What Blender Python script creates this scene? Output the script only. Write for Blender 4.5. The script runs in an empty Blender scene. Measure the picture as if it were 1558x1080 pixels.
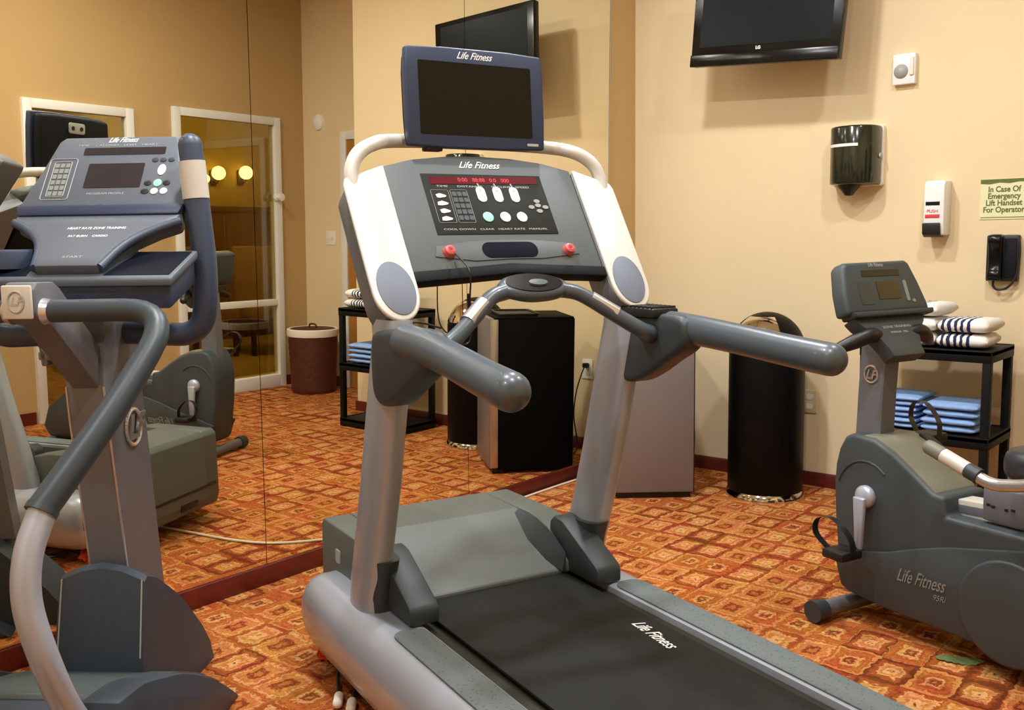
import bpy, bmesh, math, random
from mathutils import Vector, Matrix
random.seed(7)
SC = bpy.context.scene
COL = SC.collection
PI = math.pi

# ------------------------------------------------------------------ colour and materials
def lin(c):
    return tuple(((x / 255) / 12.92 if x / 255 <= .04045 else ((x / 255 + .055) / 1.055) ** 2.4) for x in c)

def mat(name, rgb, rough=.5, metal=0., bump=0., bscale=200., var=0., vscale=6., coat=0., emit=0., spec=.5):
    """principled surface with procedural tone variation and a fine bump"""
    m = bpy.data.materials.new(name); m.use_nodes = True
    nt = m.node_tree; b = nt.nodes['Principled BSDF']
    c = lin(rgb)
    b.inputs['Base Color'].default_value = (*c, 1)
    b.inputs['Roughness'].default_value = rough
    b.inputs['Metallic'].default_value = metal
    b.inputs['Coat Weight'].default_value = coat
    b.inputs['Specular IOR Level'].default_value = spec
    tc = nt.nodes.new('ShaderNodeTexCoord')
    if var > 0:
        n = nt.nodes.new('ShaderNodeTexNoise'); n.inputs['Scale'].default_value = vscale; n.inputs['Detail'].default_value = 3
        nt.links.new(tc.outputs['Object'], n.inputs['Vector'])
        r = nt.nodes.new('ShaderNodeValToRGB')
        r.color_ramp.elements[0].position = .3; r.color_ramp.elements[1].position = .7
        r.color_ramp.elements[0].color = (*[x * (1 - var) for x in c], 1)
        r.color_ramp.elements[1].color = (*[min(1, x * (1 + var)) for x in c], 1)
        nt.links.new(n.outputs['Fac'], r.inputs['Fac']); nt.links.new(r.outputs['Color'], b.inputs['Base Color'])
    if bump > 0:
        n2 = nt.nodes.new('ShaderNodeTexNoise'); n2.inputs['Scale'].default_value = bscale; n2.inputs['Detail'].default_value = 2
        nt.links.new(tc.outputs['Object'], n2.inputs['Vector'])
        bp = nt.nodes.new('ShaderNodeBump'); bp.inputs['Strength'].default_value = bump; bp.inputs['Distance'].default_value = .002
        nt.links.new(n2.outputs['Fac'], bp.inputs['Height']); nt.links.new(bp.outputs['Normal'], b.inputs['Normal'])
    if emit > 0:
        b.inputs['Emission Color'].default_value = (*c, 1); b.inputs['Emission Strength'].default_value = emit
    return m

M = {}
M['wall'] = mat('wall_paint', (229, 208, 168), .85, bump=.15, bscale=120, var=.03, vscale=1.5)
M['wall_far'] = mat('tan_wall_paint', (192, 160, 108), .85, bump=.15, bscale=120, var=.03, vscale=1.5)  # same wall darkened in colour, for the weaker light that reaches it
M['ceiling'] = mat('ceiling_paint', (232, 222, 200), .9, bump=.1)
M['white_trim'] = mat('white_painted_trim', (232, 232, 226), .45, bump=.05)
M['white_plastic'] = mat('white_plastic', (238, 238, 236), .35, bump=.03)
M['silver'] = mat('silver_paint', (168, 175, 188), .33, .3, bump=.03, bscale=600, var=.03, coat=.35)
M['silver_dark'] = mat('grey_metallic_paint', (112, 114, 120), .4, .3, bump=.03, bscale=600, var=.03)
M['steel'] = mat('bright_aluminium', (214, 214, 216), .28, .9, bump=.02)
M['chrome'] = mat('chrome', (225, 222, 215), .08, 1., bump=.005)
M['panel_white'] = mat('pearl_panel', (204, 200, 190), .4, .1, bump=.02)
M['con_grey'] = mat('console_grey_plastic', (90, 96, 97), .5, spec=.3, bump=.06, bscale=900)
M['con_dark'] = mat('console_underside', (20, 22, 26), .6, spec=.15, bump=.06, bscale=900)
M['grip_grey'] = mat('moulded_grip', (70, 80, 88), .34, bump=.05, bscale=500, coat=.15)
M['bracket'] = mat('charcoal_moulding', (48, 56, 60), .48, bump=.08, bscale=900)
M['oval'] = mat('blue_grey_inset', (104, 112, 126), .55, bump=.1, bscale=1200)
M['cover'] = mat('green_grey_cover', (86, 92, 88), .5, bump=.08, bscale=1200, var=.03)
M['belt'] = mat('belt_rubber', (28, 29, 27), .7, spec=.2, bump=.25, bscale=700, var=.08, vscale=12)
M['deck_dark'] = mat('deck_gap', (34, 31, 14), .6, bump=.05)
M['screen'] = mat('screen_glass', (20, 20, 14), .25, bump=.002, spec=.2)
M['tv_screen'] = mat('tv_panel_glass', (15, 21, 23), .35, bump=.002, spec=.12)
M['tv_black'] = mat('gloss_black', (9, 9, 11), .22, bump=.004, spec=.3)
M['navy'] = mat('navy_bezel', (40, 52, 78), .42, bump=.05, bscale=900)
M['blue_plastic'] = mat('slate_blue_plastic', (56, 68, 88), .45, bump=.06, bscale=900)
M['blue_face'] = mat('slate_face_plastic', (82, 89, 100), .46, bump=.06, bscale=900)
M['blue_tube'] = mat('blue_grip_foam', (56, 68, 88), .42, bump=.1, bscale=700)
M['grip_dark'] = mat('dark_grip_foam', (52, 63, 70), .4, bump=.12, bscale=700)
M['hood'] = mat('slate_shroud', (53, 66, 80), .5, bump=.08, bscale=900, var=.03)
M['hood2'] = mat('green_slate_shroud', (70, 79, 78), .5, bump=.08, bscale=900, var=.03)
M['bike'] = mat('charcoal_shroud', (56, 64, 67), .52, bump=.08, bscale=900, var=.03)
M['bike_top'] = mat('olive_shroud_top', (112, 112, 96), .5, bump=.08, bscale=900)
M['black'] = mat('black_plastic', (20, 20, 22), .45, bump=.05)
M['black_metal'] = mat('black_powder_coat', (15, 17, 17), .55, bump=.08, bscale=800, spec=.2)
M['fridge_side'] = mat('black_enamel', (8, 8, 8), .65, bump=.12, bscale=500, spec=.1)
M['stainless'] = mat('brushed_stainless', (128, 121, 118), .38, .3, bump=.03, var=.04, vscale=3)
M['bin_black'] = mat('bin_black_enamel', (6, 7, 8), .45, bump=.02, spec=.15)
M['red_btn'] = mat('red_button', (198, 96, 88), .4, bump=.02)
M['red_led'] = mat('red_readout', (84, 10, 20), .5, bump=.02, emit=.12, spec=.1)
M['disp'] = mat('black_membrane', (40, 42, 38), .5, bump=.03, spec=.12)
M['key_white'] = mat('white_key', (226, 228, 224), .45, bump=.02)
M['key_green'] = mat('mint_key', (150, 214, 190), .45, bump=.02)
M['key_grey'] = mat('grey_key', (128, 132, 126), .5, bump=.02)
M['letter'] = mat('silver_lettering', (232, 232, 232), .45, bump=.01)
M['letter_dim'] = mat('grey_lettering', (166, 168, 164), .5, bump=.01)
M['slot'] = mat('dark_blue_recess', (14, 18, 30), .6, bump=.03, spec=.08)
M['lcd'] = mat('lcd_brown', (46, 34, 30), .3, bump=.002, spec=.15)
M['tan_lcd'] = mat('lcd_dark', (46, 44, 48), .06, bump=.002, spec=.8)
M['base_wood'] = mat('mahogany_base', (96, 30, 20), .4, bump=.1, bscale=80, var=.25, vscale=14)
M['towel_blue'] = mat('blue_terry', (140, 176, 226), .95, bump=1., bscale=350, var=.08, vscale=30)
M['wicker'] = mat('wicker_brown', (80, 34, 20), .6, bump=.6, bscale=60, var=.3, vscale=40)
M['linen'] = mat('linen_white', (236, 230, 215), .9, bump=.5, bscale=200)
M['door_wood'] = mat('honey_door_wood', (176, 122, 48), .45, bump=.08, bscale=40, var=.12, vscale=5)
M['olive_wall'] = mat('olive_lobby_wall', (150, 130, 60), .8, bump=.1, var=.06)
M['dark_panel'] = mat('lobby_panelling', (70, 46, 20), .5, bump=.1, var=.2, vscale=3)
M['lobby_floor'] = mat('lobby_carpet', (140, 112, 34), .9, bump=.4, var=.15)
M['chair_cloth'] = mat('brown_upholstery', (108, 84, 44), .85, bump=.4, bscale=200)
M['chair_dark'] = mat('dark_wood_legs', (40, 26, 14), .5, bump=.05)
M['lamp_glow'] = mat('lamp_glow', (255, 232, 160), .5, bump=.01, emit=9)  # emission for the room lamps reflected in the door glass
M['sign_paper'] = mat('sign_paper', (226, 224, 178), .7, bump=.05)
M['sign_green'] = mat('sign_dark_green', (92, 108, 52), .7, bump=.05)
M['plate_beige'] = mat('beige_plate', (206, 190, 150), .5, bump=.02)
M['leaf'] = mat('green_leaf', (94, 106, 60), .7, bump=.3, var=.15, vscale=30)
M['red_scrap'] = mat('orange_red_wrapper', (222, 74, 40), .5, bump=.3, var=.4, vscale=40)
M['red_text'] = mat('red_label', (206, 60, 66), .6, bump=.02)
M['cord_white'] = mat('white_cord', (226, 214, 186), .5, bump=.02)
M['smoke'] = mat('smoky_green_plastic', (26, 34, 24), .16, bump=.01, coat=.4, spec=.6)
M['seat'] = mat('black_vinyl', (36, 40, 46), .38, bump=.2, bscale=400)
M['cushion'] = mat('grey_vinyl', (60, 66, 70), .4, bump=.2, bscale=400)

def carpet():
    m = bpy.data.materials.new('patterned_carpet'); m.use_nodes = True
    nt = m.node_tree; L = nt.links; N = nt.nodes.new; b = nt.nodes['Principled BSDF']
    b.inputs['Roughness'].default_value = .95; b.inputs['Specular IOR Level'].default_value = .15
    tc = N('ShaderNodeTexCoord')
    ns = N('ShaderNodeTexNoise'); ns.inputs['Scale'].default_value = 24; ns.inputs['Detail'].default_value = 2
    L.new(tc.outputs['Object'], ns.inputs['Vector'])
    mad = N('ShaderNodeVectorMath'); mad.operation = 'MULTIPLY_ADD'
    sub = N('ShaderNodeVectorMath'); sub.operation = 'SUBTRACT'; sub.inputs[1].default_value = (.5, .5, .5)
    L.new(ns.outputs['Color'], sub.inputs[0]); L.new(sub.outputs[0], mad.inputs[0])
    mad.inputs[1].default_value = (.045, .045, 0); L.new(tc.outputs['Object'], mad.inputs[2])
    sc = N('ShaderNodeVectorMath'); sc.operation = 'MULTIPLY'; sc.inputs[1].default_value = (1 / .118, 1 / .165, 0)
    L.new(mad.outputs[0], sc.inputs[0])
    fl = N('ShaderNodeVectorMath'); fl.operation = 'FLOOR'; L.new(sc.outputs[0], fl.inputs[0])
    fr = N('ShaderNodeVectorMath'); fr.operation = 'SUBTRACT'; L.new(sc.outputs[0], fr.inputs[0]); L.new(fl.outputs[0], fr.inputs[1])
    ce = N('ShaderNodeVectorMath'); ce.operation = 'SUBTRACT'; ce.inputs[1].default_value = (.5, .5, 0); L.new(fr.outputs[0], ce.inputs[0])
    ab = N('ShaderNodeVectorMath'); ab.operation = 'ABSOLUTE'; L.new(ce.outputs[0], ab.inputs[0])
    se = N('ShaderNodeSeparateXYZ'); L.new(ab.outputs[0], se.inputs[0])
    mx = N('ShaderNodeMath'); mx.operation = 'MAXIMUM'; L.new(se.outputs[0], mx.inputs[0]); L.new(se.outputs[1], mx.inputs[1])
    wn = N('ShaderNodeTexWhiteNoise'); wn.noise_dimensions = '2D'; L.new(fl.outputs[0], wn.inputs['Vector'])
    sw = N('ShaderNodeSeparateColor'); L.new(wn.outputs['Color'], sw.inputs[0])
    sz = N('ShaderNodeMath'); sz.operation = 'MULTIPLY_ADD'; sz.inputs[1].default_value = .34; sz.inputs[2].default_value = .84; L.new(sw.outputs[2], sz.inputs[0])
    mj = N('ShaderNodeMath'); mj.operation = 'MULTIPLY'; L.new(mx.outputs[0], mj.inputs[0]); L.new(sz.outputs[0], mj.inputs[1])
    nb = N('ShaderNodeTexNoise'); nb.inputs['Scale'].default_value = 95; nb.inputs['Detail'].default_value = 2; L.new(tc.outputs['Object'], nb.inputs['Vector'])
    nm = N('ShaderNodeMath'); nm.operation = 'MULTIPLY_ADD'; nm.inputs[1].default_value = .24; nm.inputs[2].default_value = -.12; L.new(nb.outputs['Fac'], nm.inputs[0])
    mx = N('ShaderNodeMath'); mx.operation = 'ADD'; L.new(mj.outputs[0], mx.inputs[0]); L.new(nm.outputs[0], mx.inputs[1])
    def ramp(stops):
        r = N('ShaderNodeValToRGB'); r.color_ramp.interpolation = 'LINEAR'
        e = r.color_ramp.elements
        e[0].position, e[0].color = stops[0][0], (*lin(stops[0][1]), 1)
        e[1].position, e[1].color = stops[-1][0], (*lin(stops[-1][1]), 1)
        for p, c in stops[1:-1]:
            k = e.new(p); k.color = (*lin(c), 1)
        L.new(mx.outputs[0], r.inputs['Fac']); return r
    DK, RD, OR, LT, TN = (104, 42, 20), (146, 62, 28), (170, 88, 42), (184, 116, 62), (198, 142, 92)
    r1 = ramp([(0, LT), (.07, DK), (.13, RD), (.17, TN), (.23, LT), (.27, RD), (.38, OR), (.44, RD), (.49, LT)])
    r2 = ramp([(0, DK), (.06, TN), (.14, TN), (.18, OR), (.25, LT), (.30, TN), (.35, RD), (.44, RD), (.49, DK)])
    r3 = ramp([(0, OR), (.08, OR), (.13, DK), (.19, RD), (.24, LT), (.33, OR), (.38, TN), (.44, OR), (.47, RD), (.50, OR)])
    def mix(f, a, c):
        x = N('ShaderNodeMix'); x.data_type = 'RGBA'; L.new(f, x.inputs['Factor']); L.new(a, x.inputs[6]); L.new(c, x.inputs[7]); return x.outputs[2]
    def gt(v, t):
        g = N('ShaderNodeMath'); g.operation = 'GREATER_THAN'; L.new(v, g.inputs[0]); g.inputs[1].default_value = t; return g.outputs[0]
    c1 = mix(gt(sw.outputs[0], .42), r1.outputs[0], r2.outputs[0])
    c2 = mix(gt(sw.outputs[1], .66), c1, r3.outputs[0])
    # worn, streaky yarn
    n2 = N('ShaderNodeTexNoise'); n2.inputs['Scale'].default_value = 70; n2.inputs['Detail'].default_value = 4
    L.new(tc.outputs['Object'], n2.inputs['Vector'])
    n4 = N('ShaderNodeTexNoise'); n4.inputs['Scale'].default_value = 9; L.new(tc.outputs['Object'], n4.inputs['Vector'])
    hm = N('ShaderNodeMapRange'); hm.inputs['From Min'].default_value = .35; hm.inputs['From Max'].default_value = .65; hm.inputs['To Min'].default_value = .497; hm.inputs['To Max'].default_value = .517
    L.new(n4.outputs['Fac'], hm.inputs['Value'])
    hs = N('ShaderNodeHueSaturation'); L.new(c2, hs.inputs['Color']); L.new(hm.outputs[0], hs.inputs['Hue'])
    mr = N('ShaderNodeMapRange'); mr.inputs['To Min'].default_value = .84; mr.inputs['To Max'].default_value = 1.26
    mr.inputs['From Min'].default_value = .3; mr.inputs['From Max'].default_value = .7
    L.new(n2.outputs['Fac'], mr.inputs['Value']); L.new(mr.outputs[0], hs.inputs['Value'])
    L.new(hs.outputs[0], b.inputs['Base Color'])
    n3 = N('ShaderNodeTexNoise'); n3.inputs['Scale'].default_value = 420; L.new(tc.outputs['Object'], n3.inputs['Vector'])
    bp = N('ShaderNodeBump'); bp.inputs['Strength'].default_value = .5; bp.inputs['Distance'].default_value = .004
    L.new(n3.outputs['Fac'], bp.inputs['Height']); L.new(bp.outputs[0], b.inputs['Normal'])
    return m
M['carpet'] = carpet()

def mirror_mat():
    m = bpy.data.materials.new('mirror_glass'); m.use_nodes = True
    b = m.node_tree.nodes['Principled BSDF']; nt = m.node_tree
    b.inputs['Metallic'].default_value = 1; b.inputs['Roughness'].default_value = 0
    tc = nt.nodes.new('ShaderNodeTexCoord'); n = nt.nodes.new('ShaderNodeTexNoise'); n.inputs['Scale'].default_value = 1.2
    nt.links.new(tc.outputs['Object'], n.inputs['Vector'])
    r = nt.nodes.new('ShaderNodeValToRGB')
    r.color_ramp.elements[0].color = (.83, .79, .66, 1); r.color_ramp.elements[1].color = (.86, .82, .69, 1)
    nt.links.new(n.outputs['Fac'], r.inputs['Fac']); nt.links.new(r.outputs[0], b.inputs['Base Color'])
    return m
M['mirror'] = mirror_mat()

def glass_mat():
    m = bpy.data.materials.new('olive_door_glass'); m.use_nodes = True
    nt = m.node_tree; nt.nodes.remove(nt.nodes['Principled BSDF'])
    out = nt.nodes['Material Output']
    t = nt.nodes.new('ShaderNodeBsdfTransparent'); g = nt.nodes.new('ShaderNodeBsdfGlossy'); g.inputs['Roughness'].default_value = .02
    tc = nt.nodes.new('ShaderNodeTexCoord'); n = nt.nodes.new('ShaderNodeTexNoise'); n.inputs['Scale'].default_value = 2
    nt.links.new(tc.outputs['Object'], n.inputs['Vector'])
    r = nt.nodes.new('ShaderNodeValToRGB')
    r.color_ramp.elements[0].color = (.80, .74, .48, 1); r.color_ramp.elements[1].color = (.86, .80, .54, 1)
    nt.links.new(n.outputs['Fac'], r.inputs['Fac']); nt.links.new(r.outputs[0], t.inputs['Color'])
    x = nt.nodes.new('ShaderNodeMixShader'); x.inputs[0].default_value = .16
    nt.links.new(t.outputs[0], x.inputs[1]); nt.links.new(g.outputs[0], x.inputs[2]); nt.links.new(x.outputs[0], out.inputs[0])
    return m
M['glass'] = glass_mat()

def stripe_mat():
    m = bpy.data.materials.new('navy_striped_terry'); m.use_nodes = True
    nt = m.node_tree; b = nt.nodes['Principled BSDF']; b.inputs['Roughness'].default_value = .95
    tc = nt.nodes.new('ShaderNodeTexCoord')
    w = nt.nodes.new('ShaderNodeTexWave'); w.wave_type = 'BANDS'; w.bands_direction = 'X'
    w.inputs['Scale'].default_value = 12.5; w.inputs['Distortion'].default_value = 1.8; w.inputs['Detail'].default_value = 1.5; w.inputs['Detail Scale'].default_value = 3
    nt.links.new(tc.outputs['Object'], w.inputs['Vector'])
    r = nt.nodes.new('ShaderNodeValToRGB'); r.color_ramp.interpolation = 'EASE'
    r.color_ramp.elements[0].position = .44; r.color_ramp.elements[1].position = .54
    r.color_ramp.elements[0].color = (*lin((34, 42, 84)), 1); r.color_ramp.elements[1].color = (*lin((238, 236, 230)), 1)
    # the hem end of each towel is plain white
    sx = nt.nodes.new('ShaderNodeSeparateXYZ'); nt.links.new(tc.outputs['Object'], sx.inputs[0])
    gr = nt.nodes.new('ShaderNodeMapRange'); gr.inputs['From Min'].default_value = .03; gr.inputs['From Max'].default_value = .05
    nt.links.new(sx.outputs[0], gr.inputs['Value'])
    ad = nt.nodes.new('ShaderNodeMath'); ad.operation = 'ADD'; nt.links.new(w.outputs['Fac'], ad.inputs[0]); nt.links.new(gr.outputs[0], ad.inputs[1])
    nt.links.new(ad.outputs[0], r.inputs['Fac']); nt.links.new(r.outputs['Color'], b.inputs['Base Color'])
    n = nt.nodes.new('ShaderNodeTexNoise'); n.inputs['Scale'].default_value = 300; nt.links.new(tc.outputs['Object'], n.inputs['Vector'])
    bp = nt.nodes.new('ShaderNodeBump'); bp.inputs['Strength'].default_value = .8; bp.inputs['Distance'].default_value = .003
    nt.links.new(n.outputs['Fac'], bp.inputs['Height']); nt.links.new(bp.outputs[0], b.inputs['Normal'])
    return m
M['stripe'] = stripe_mat()

def pad_mat():
    m = mat('speckled_tread_pad', (88, 96, 96), .7, bump=.5, bscale=300)
    nt = m.node_tree; b = nt.nodes['Principled BSDF']
    tc = nt.nodes.new('ShaderNodeTexCoord'); v = nt.nodes.new('ShaderNodeTexVoronoi'); v.inputs['Scale'].default_value = 85
    nt.links.new(tc.outputs['Object'], v.inputs['Vector'])
    r = nt.nodes.new('ShaderNodeValToRGB'); r.color_ramp.elements[0].position = .1; r.color_ramp.elements[1].position = .3
    r.color_ramp.elements[0].color = (*lin((66, 74, 75)), 1); r.color_ramp.elements[1].color = (*lin((94, 103, 103)), 1)
    nt.links.new(v.outputs['Distance'], r.inputs['Fac']); nt.links.new(r.outputs[0], b.inputs['Base Color'])
    return m
M['pad'] = pad_mat()

# ------------------------------------------------------------------ geometry helpers
def BM(): return bmesh.new()

def merge(bm, t):
    me = bpy.data.meshes.new('tmp'); t.to_mesh(me); t.free(); bm.from_mesh(me); bpy.data.meshes.remove(me)

def bev(t, w, seg=2):
    if w > 0:
        es = [e for e in t.edges if len(e.link_faces) == 2 and e.calc_face_angle(0) > .6]
        bmesh.ops.bevel(t, geom=es, offset=w, segments=seg, profile=.5, affect='EDGES', clamp_overlap=True)

def box(bm, c, s, b=.0, rot=None, seg=2):
    t = bmesh.new(); bmesh.ops.create_cube(t, size=1)
    for v in t.verts: v.co = Vector((v.co.x * s[0], v.co.y * s[1], v.co.z * s[2]))
    bev(t, b, seg)
    m = Matrix.Translation(c)
    if rot is not None: m = m @ rot.to_4x4()
    bmesh.ops.transform(t, matrix=m, verts=t.verts); merge(bm, t)

def prism(bm, pts, c0, c1, f, b=0., seg=2):
    """polygon pts (a,b) extruded c0..c1 and mapped by f(a,b,c)"""
    t = bmesh.new()
    A = [t.verts.new(f(p[0], p[1], c0)) for p in pts]; B = [t.verts.new(f(p[0], p[1], c1)) for p in pts]
    n = len(pts)
    t.faces.new(A); t.faces.new(B[::-1])
    for i in range(n): t.faces.new((A[i], B[i], B[(i + 1) % n], A[(i + 1) % n]))
    bmesh.ops.recalc_face_normals(t, faces=t.faces)
    bev(t, b, seg); merge(bm, t)
AX = lambda a, b, c: (c, a, b)       # profile in (y,z), extruded along x
AY = lambda a, b, c: (a, c, b)       # profile in (x,z), extruded along y
AZ = lambda a, b, c: (a, b, c)       # profile in (x,y), extruded along z

def spline(P, n=8):
    P = [Vector(p) for p in P]
    if len(P) < 3: return P
    out = []
    for i in range(len(P) - 1):
        p0 = P[i - 1] if i else P[0] * 2 - P[1]; p1, p2 = P[i], P[i + 1]
        p3 = P[i + 2] if i + 2 < len(P) else p2 * 2 - p1
        for k in range(n):
            t = k / n
            out.append(.5 * ((2 * p1) + (p2 - p0) * t + (2 * p0 - 5 * p1 + 4 * p2 - p3) * t * t + (3 * p1 - p0 - 3 * p2 + p3) * t ** 3))
    out.append(P[-1]); return out

def fillet(P, r, n=6):
    """polyline with rounded corners"""
    P = [Vector(p) for p in P]; out = [P[0]]
    for i in range(1, len(P) - 1):
        a, b, c = P[i - 1], P[i], P[i + 1]
        d1, d2 = (a - b), (c - b); rr = min(r, d1.length * .48, d2.length * .48)
        q1, q2 = b + d1.normalized() * rr, b + d2.normalized() * rr
        for k in range(n + 1):
            t = k / n; out.append(q1 * (1 - t) ** 2 + b * 2 * t * (1 - t) + q2 * t * t)
    out.append(P[-1]); return out

def tube(bm, P, r, n=18, ends=('flat', 'flat'), sx=1., sy=1., up=None):
    P = [Vector(p) for p in P]; R = list(r) if isinstance(r, (list, tuple)) else [r] * len(P)
    if len(R) != len(P):
        R = [R[min(int(i / (len(P) - 1) * (len(R) - 1)), len(R) - 2)] * (1 - (i / (len(P) - 1) * (len(R) - 1)) % 1) + R[min(int(i / (len(P) - 1) * (len(R) - 1)) + 1, len(R) - 1)] * ((i / (len(P) - 1) * (len(R) - 1)) % 1) if i < len(P) - 1 else R[-1] for i in range(len(P))]
    def rounded(P, R, last):
        d = ((P[-1] - P[-2]) if last else (P[0] - P[1])).normalized(); r0 = R[-1] if last else R[0]; e = P[-1] if last else P[0]
        ad = [(e + d * r0 * math.sin(a), r0 * max(math.cos(a), .02)) for a in [PI / 2 * k / 6 for k in range(1, 7)]]
        if last:
            P += [q for q, _ in ad]; R += [s for _, s in ad]
        else:
            P[:0] = [q for q, _ in ad[::-1]]; R[:0] = [s for _, s in ad[::-1]]
    if ends[1] == 'round': rounded(P, R, True)
    if ends[0] == 'round': rounded(P, R, False)
    T = [(P[min(i + 1, len(P) - 1)] - P[max(i - 1, 0)]).normalized() for i in range(len(P))]
    u = Vector(up) if up else (Vector((0, 0, 1)) if abs(T[0].z) < .9 else Vector((0, 1, 0)))
    u = (u - T[0] * u.dot(T[0])).normalized(); rings = []
    for i, p in enumerate(P):
        u = (u - T[i] * u.dot(T[i])).normalized(); w = T[i].cross(u)
        rings.append([bm.verts.new(p + (w * math.cos(2 * PI * k / n) * sx + u * math.sin(2 * PI * k / n) * sy) * R[i]) for k in range(n)])
    for a, b in zip(rings, rings[1:]):
        for k in range(n): bm.faces.new((a[k], a[(k + 1) % n], b[(k + 1) % n], b[k]))
    bm.faces.new(rings[0][::-1]); bm.faces.new(rings[-1])

def loft(bm, rings, caps=True):
    V = [[bm.verts.new(p) for p in r] for r in rings]; n = len(V[0])
    for a, b in zip(V, V[1:]):
        for k in range(n): bm.faces.new((a[k], a[(k + 1) % n], b[(k + 1) % n], b[k]))
    if caps: bm.faces.new(V[0][::-1]); bm.faces.new(V[-1])

def lathe(bm, prof, c=(0, 0, 0), n=32, f=None, a0=0, a1=2 * PI):
    """profile (r,z) turned about z through c, optional map f"""
    full = abs(a1 - a0 - 2 * PI) < 1e-6; m = n if full else n + 1
    c = Vector(c); f = f or (lambda p: p)
    V = [[bm.verts.new(f(c + Vector((r * math.cos(a0 + (a1 - a0) * k / n), r * math.sin(a0 + (a1 - a0) * k / n), z)))) for k in range(m)] for r, z in prof]
    for a, b in zip(V, V[1:]):
        for k in range(n): bm.faces.new((a[k], a[(k + 1) % m], b[(k + 1) % m], b[k]))
    if full:
        for ring in (V[0], V[-1]):
            try: bm.faces.new(ring)
            except ValueError: pass

def obj(name, bm, m, parent=None, ang=42):
    bmesh.ops.remove_doubles(bm, verts=bm.verts, dist=1e-6)
    bmesh.ops.recalc_face_normals(bm, faces=bm.faces)
    for f in bm.faces: f.smooth = True
    for e in bm.edges:
        if len(e.link_faces) != 2 or e.calc_face_angle(0) > math.radians(ang): e.smooth = False
    me = bpy.data.meshes.new(name); bm.to_mesh(me); bm.free()
    me.materials.append(M[m] if isinstance(m, str) else m)
    o = bpy.data.objects.new(name, me); COL.objects.link(o)
    if parent is not None: o.parent = parent
    return o

def thing(name, label, cat, loc=(0, 0, 0), rz=0., group=None):
    o = bpy.data.objects.new(name, None); COL.objects.link(o); o.empty_display_size = .1
    o.location = loc; o.rotation_euler = (0, 0, rz); o['label'] = label; o['category'] = cat
    if group: o['group'] = group
    return o

def tag(o, label, cat, group=None, kind=None):
    o['label'] = label; o['category'] = cat
    if group: o['group'] = group
    if kind: o['kind'] = kind
    return o

def struct(name, bm, m, parent=None):
    o = obj(name, bm, m, parent)
    if parent is None: o['kind'] = 'structure'
    return o

def frame(org, right, up):
    r = Vector(right).normalized(); u = Vector(up); u = (u - r * u.dot(r)).normalized(); n = r.cross(u)
    return Matrix(((r.x, u.x, n.x, org[0]), (r.y, u.y, n.y, org[1]), (r.z, u.z, n.z, org[2]), (0, 0, 0, 1)))

def text(name, s, size, mx, m, parent=None, shear=0., bold=0., align='CENTER', width=None, line=1.0, depth=.0006):
    cu = bpy.data.curves.new('t', 'FONT'); cu.body = s; cu.size = size; cu.align_x = align; cu.align_y = 'CENTER'
    cu.shear = shear; cu.extrude = depth; cu.offset = bold; cu.space_line = line
    o = bpy.data.objects.new('t', cu); COL.objects.link(o)
    bpy.context.view_layer.update()
    dg = bpy.context.evaluated_depsgraph_get()
    me = bpy.data.meshes.new_from_object(o.evaluated_get(dg))
    bpy.data.objects.remove(o); bpy.data.curves.remove(cu)
    if width:
        xs = [v.co.x for v in me.vertices]; k = width / (max(xs) - min(xs))
        for v in me.vertices: v.co.x *= k
    me.transform(mx); me.materials.clear(); me.materials.append(M[m]); me.name = name
    o = bpy.data.objects.new(name, me); COL.objects.link(o)
    if parent is not None: o.parent = parent
    return o

def rrect(x0, y0, x1, y1, r, n=5):
    out = []
    for cx, cy, a in ((x1 - r, y1 - r, 0), (x0 + r, y1 - r, PI / 2), (x0 + r, y0 + r, PI), (x1 - r, y0 + r, 3 * PI / 2)):
        out += [(cx + r * math.cos(a + PI / 2 * k / n), cy + r * math.sin(a + PI / 2 * k / n)) for k in range(n + 1)]
    return out

def ell(cx, cy, a, b, n=28, rot=0.):
    return [(cx + a * math.cos(2 * PI * k / n) * math.cos(rot) - b * math.sin(2 * PI * k / n) * math.sin(rot),
             cy + a * math.cos(2 * PI * k / n) * math.sin(rot) + b * math.sin(2 * PI * k / n) * math.cos(rot)) for k in range(n)]

# ------------------------------------------------------------------ the room
H = 3.2
b = BM(); box(b, (1.75, -2.7, -.05), (3.7, 6.8, .1)); struct('floor', b, 'carpet')
b = BM(); box(b, (3.2, -1.2, H + .05), (7.0, 10.2, .1)); struct('ceiling', b, 'ceiling')
b = BM(); box(b, (1.04, .075, H / 2), (2.38, .15, H)); struct('wall_right', b, 'wall')          # wall with the TV, ends at the entrance recess
b = BM(); box(b, (2.35, .70, H / 2), (2.5, .1, H)); struct('wall_recess', b, 'wall')
b = BM(); box(b, (1.15, .4, H / 2), (.1, .5, H)); struct('wall_recess_end', b, 'wall')
def mir(y, z, off=0.): return -.0281 * (y + 1.5) + .013 * z + off
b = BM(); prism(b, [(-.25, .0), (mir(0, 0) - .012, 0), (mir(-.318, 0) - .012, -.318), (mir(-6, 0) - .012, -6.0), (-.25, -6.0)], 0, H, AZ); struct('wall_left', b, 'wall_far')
b = BM(); box(b, (1.6, -6.05, H / 2), (4.0, .1, H)); struct('wall_back', b, 'wall')
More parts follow.
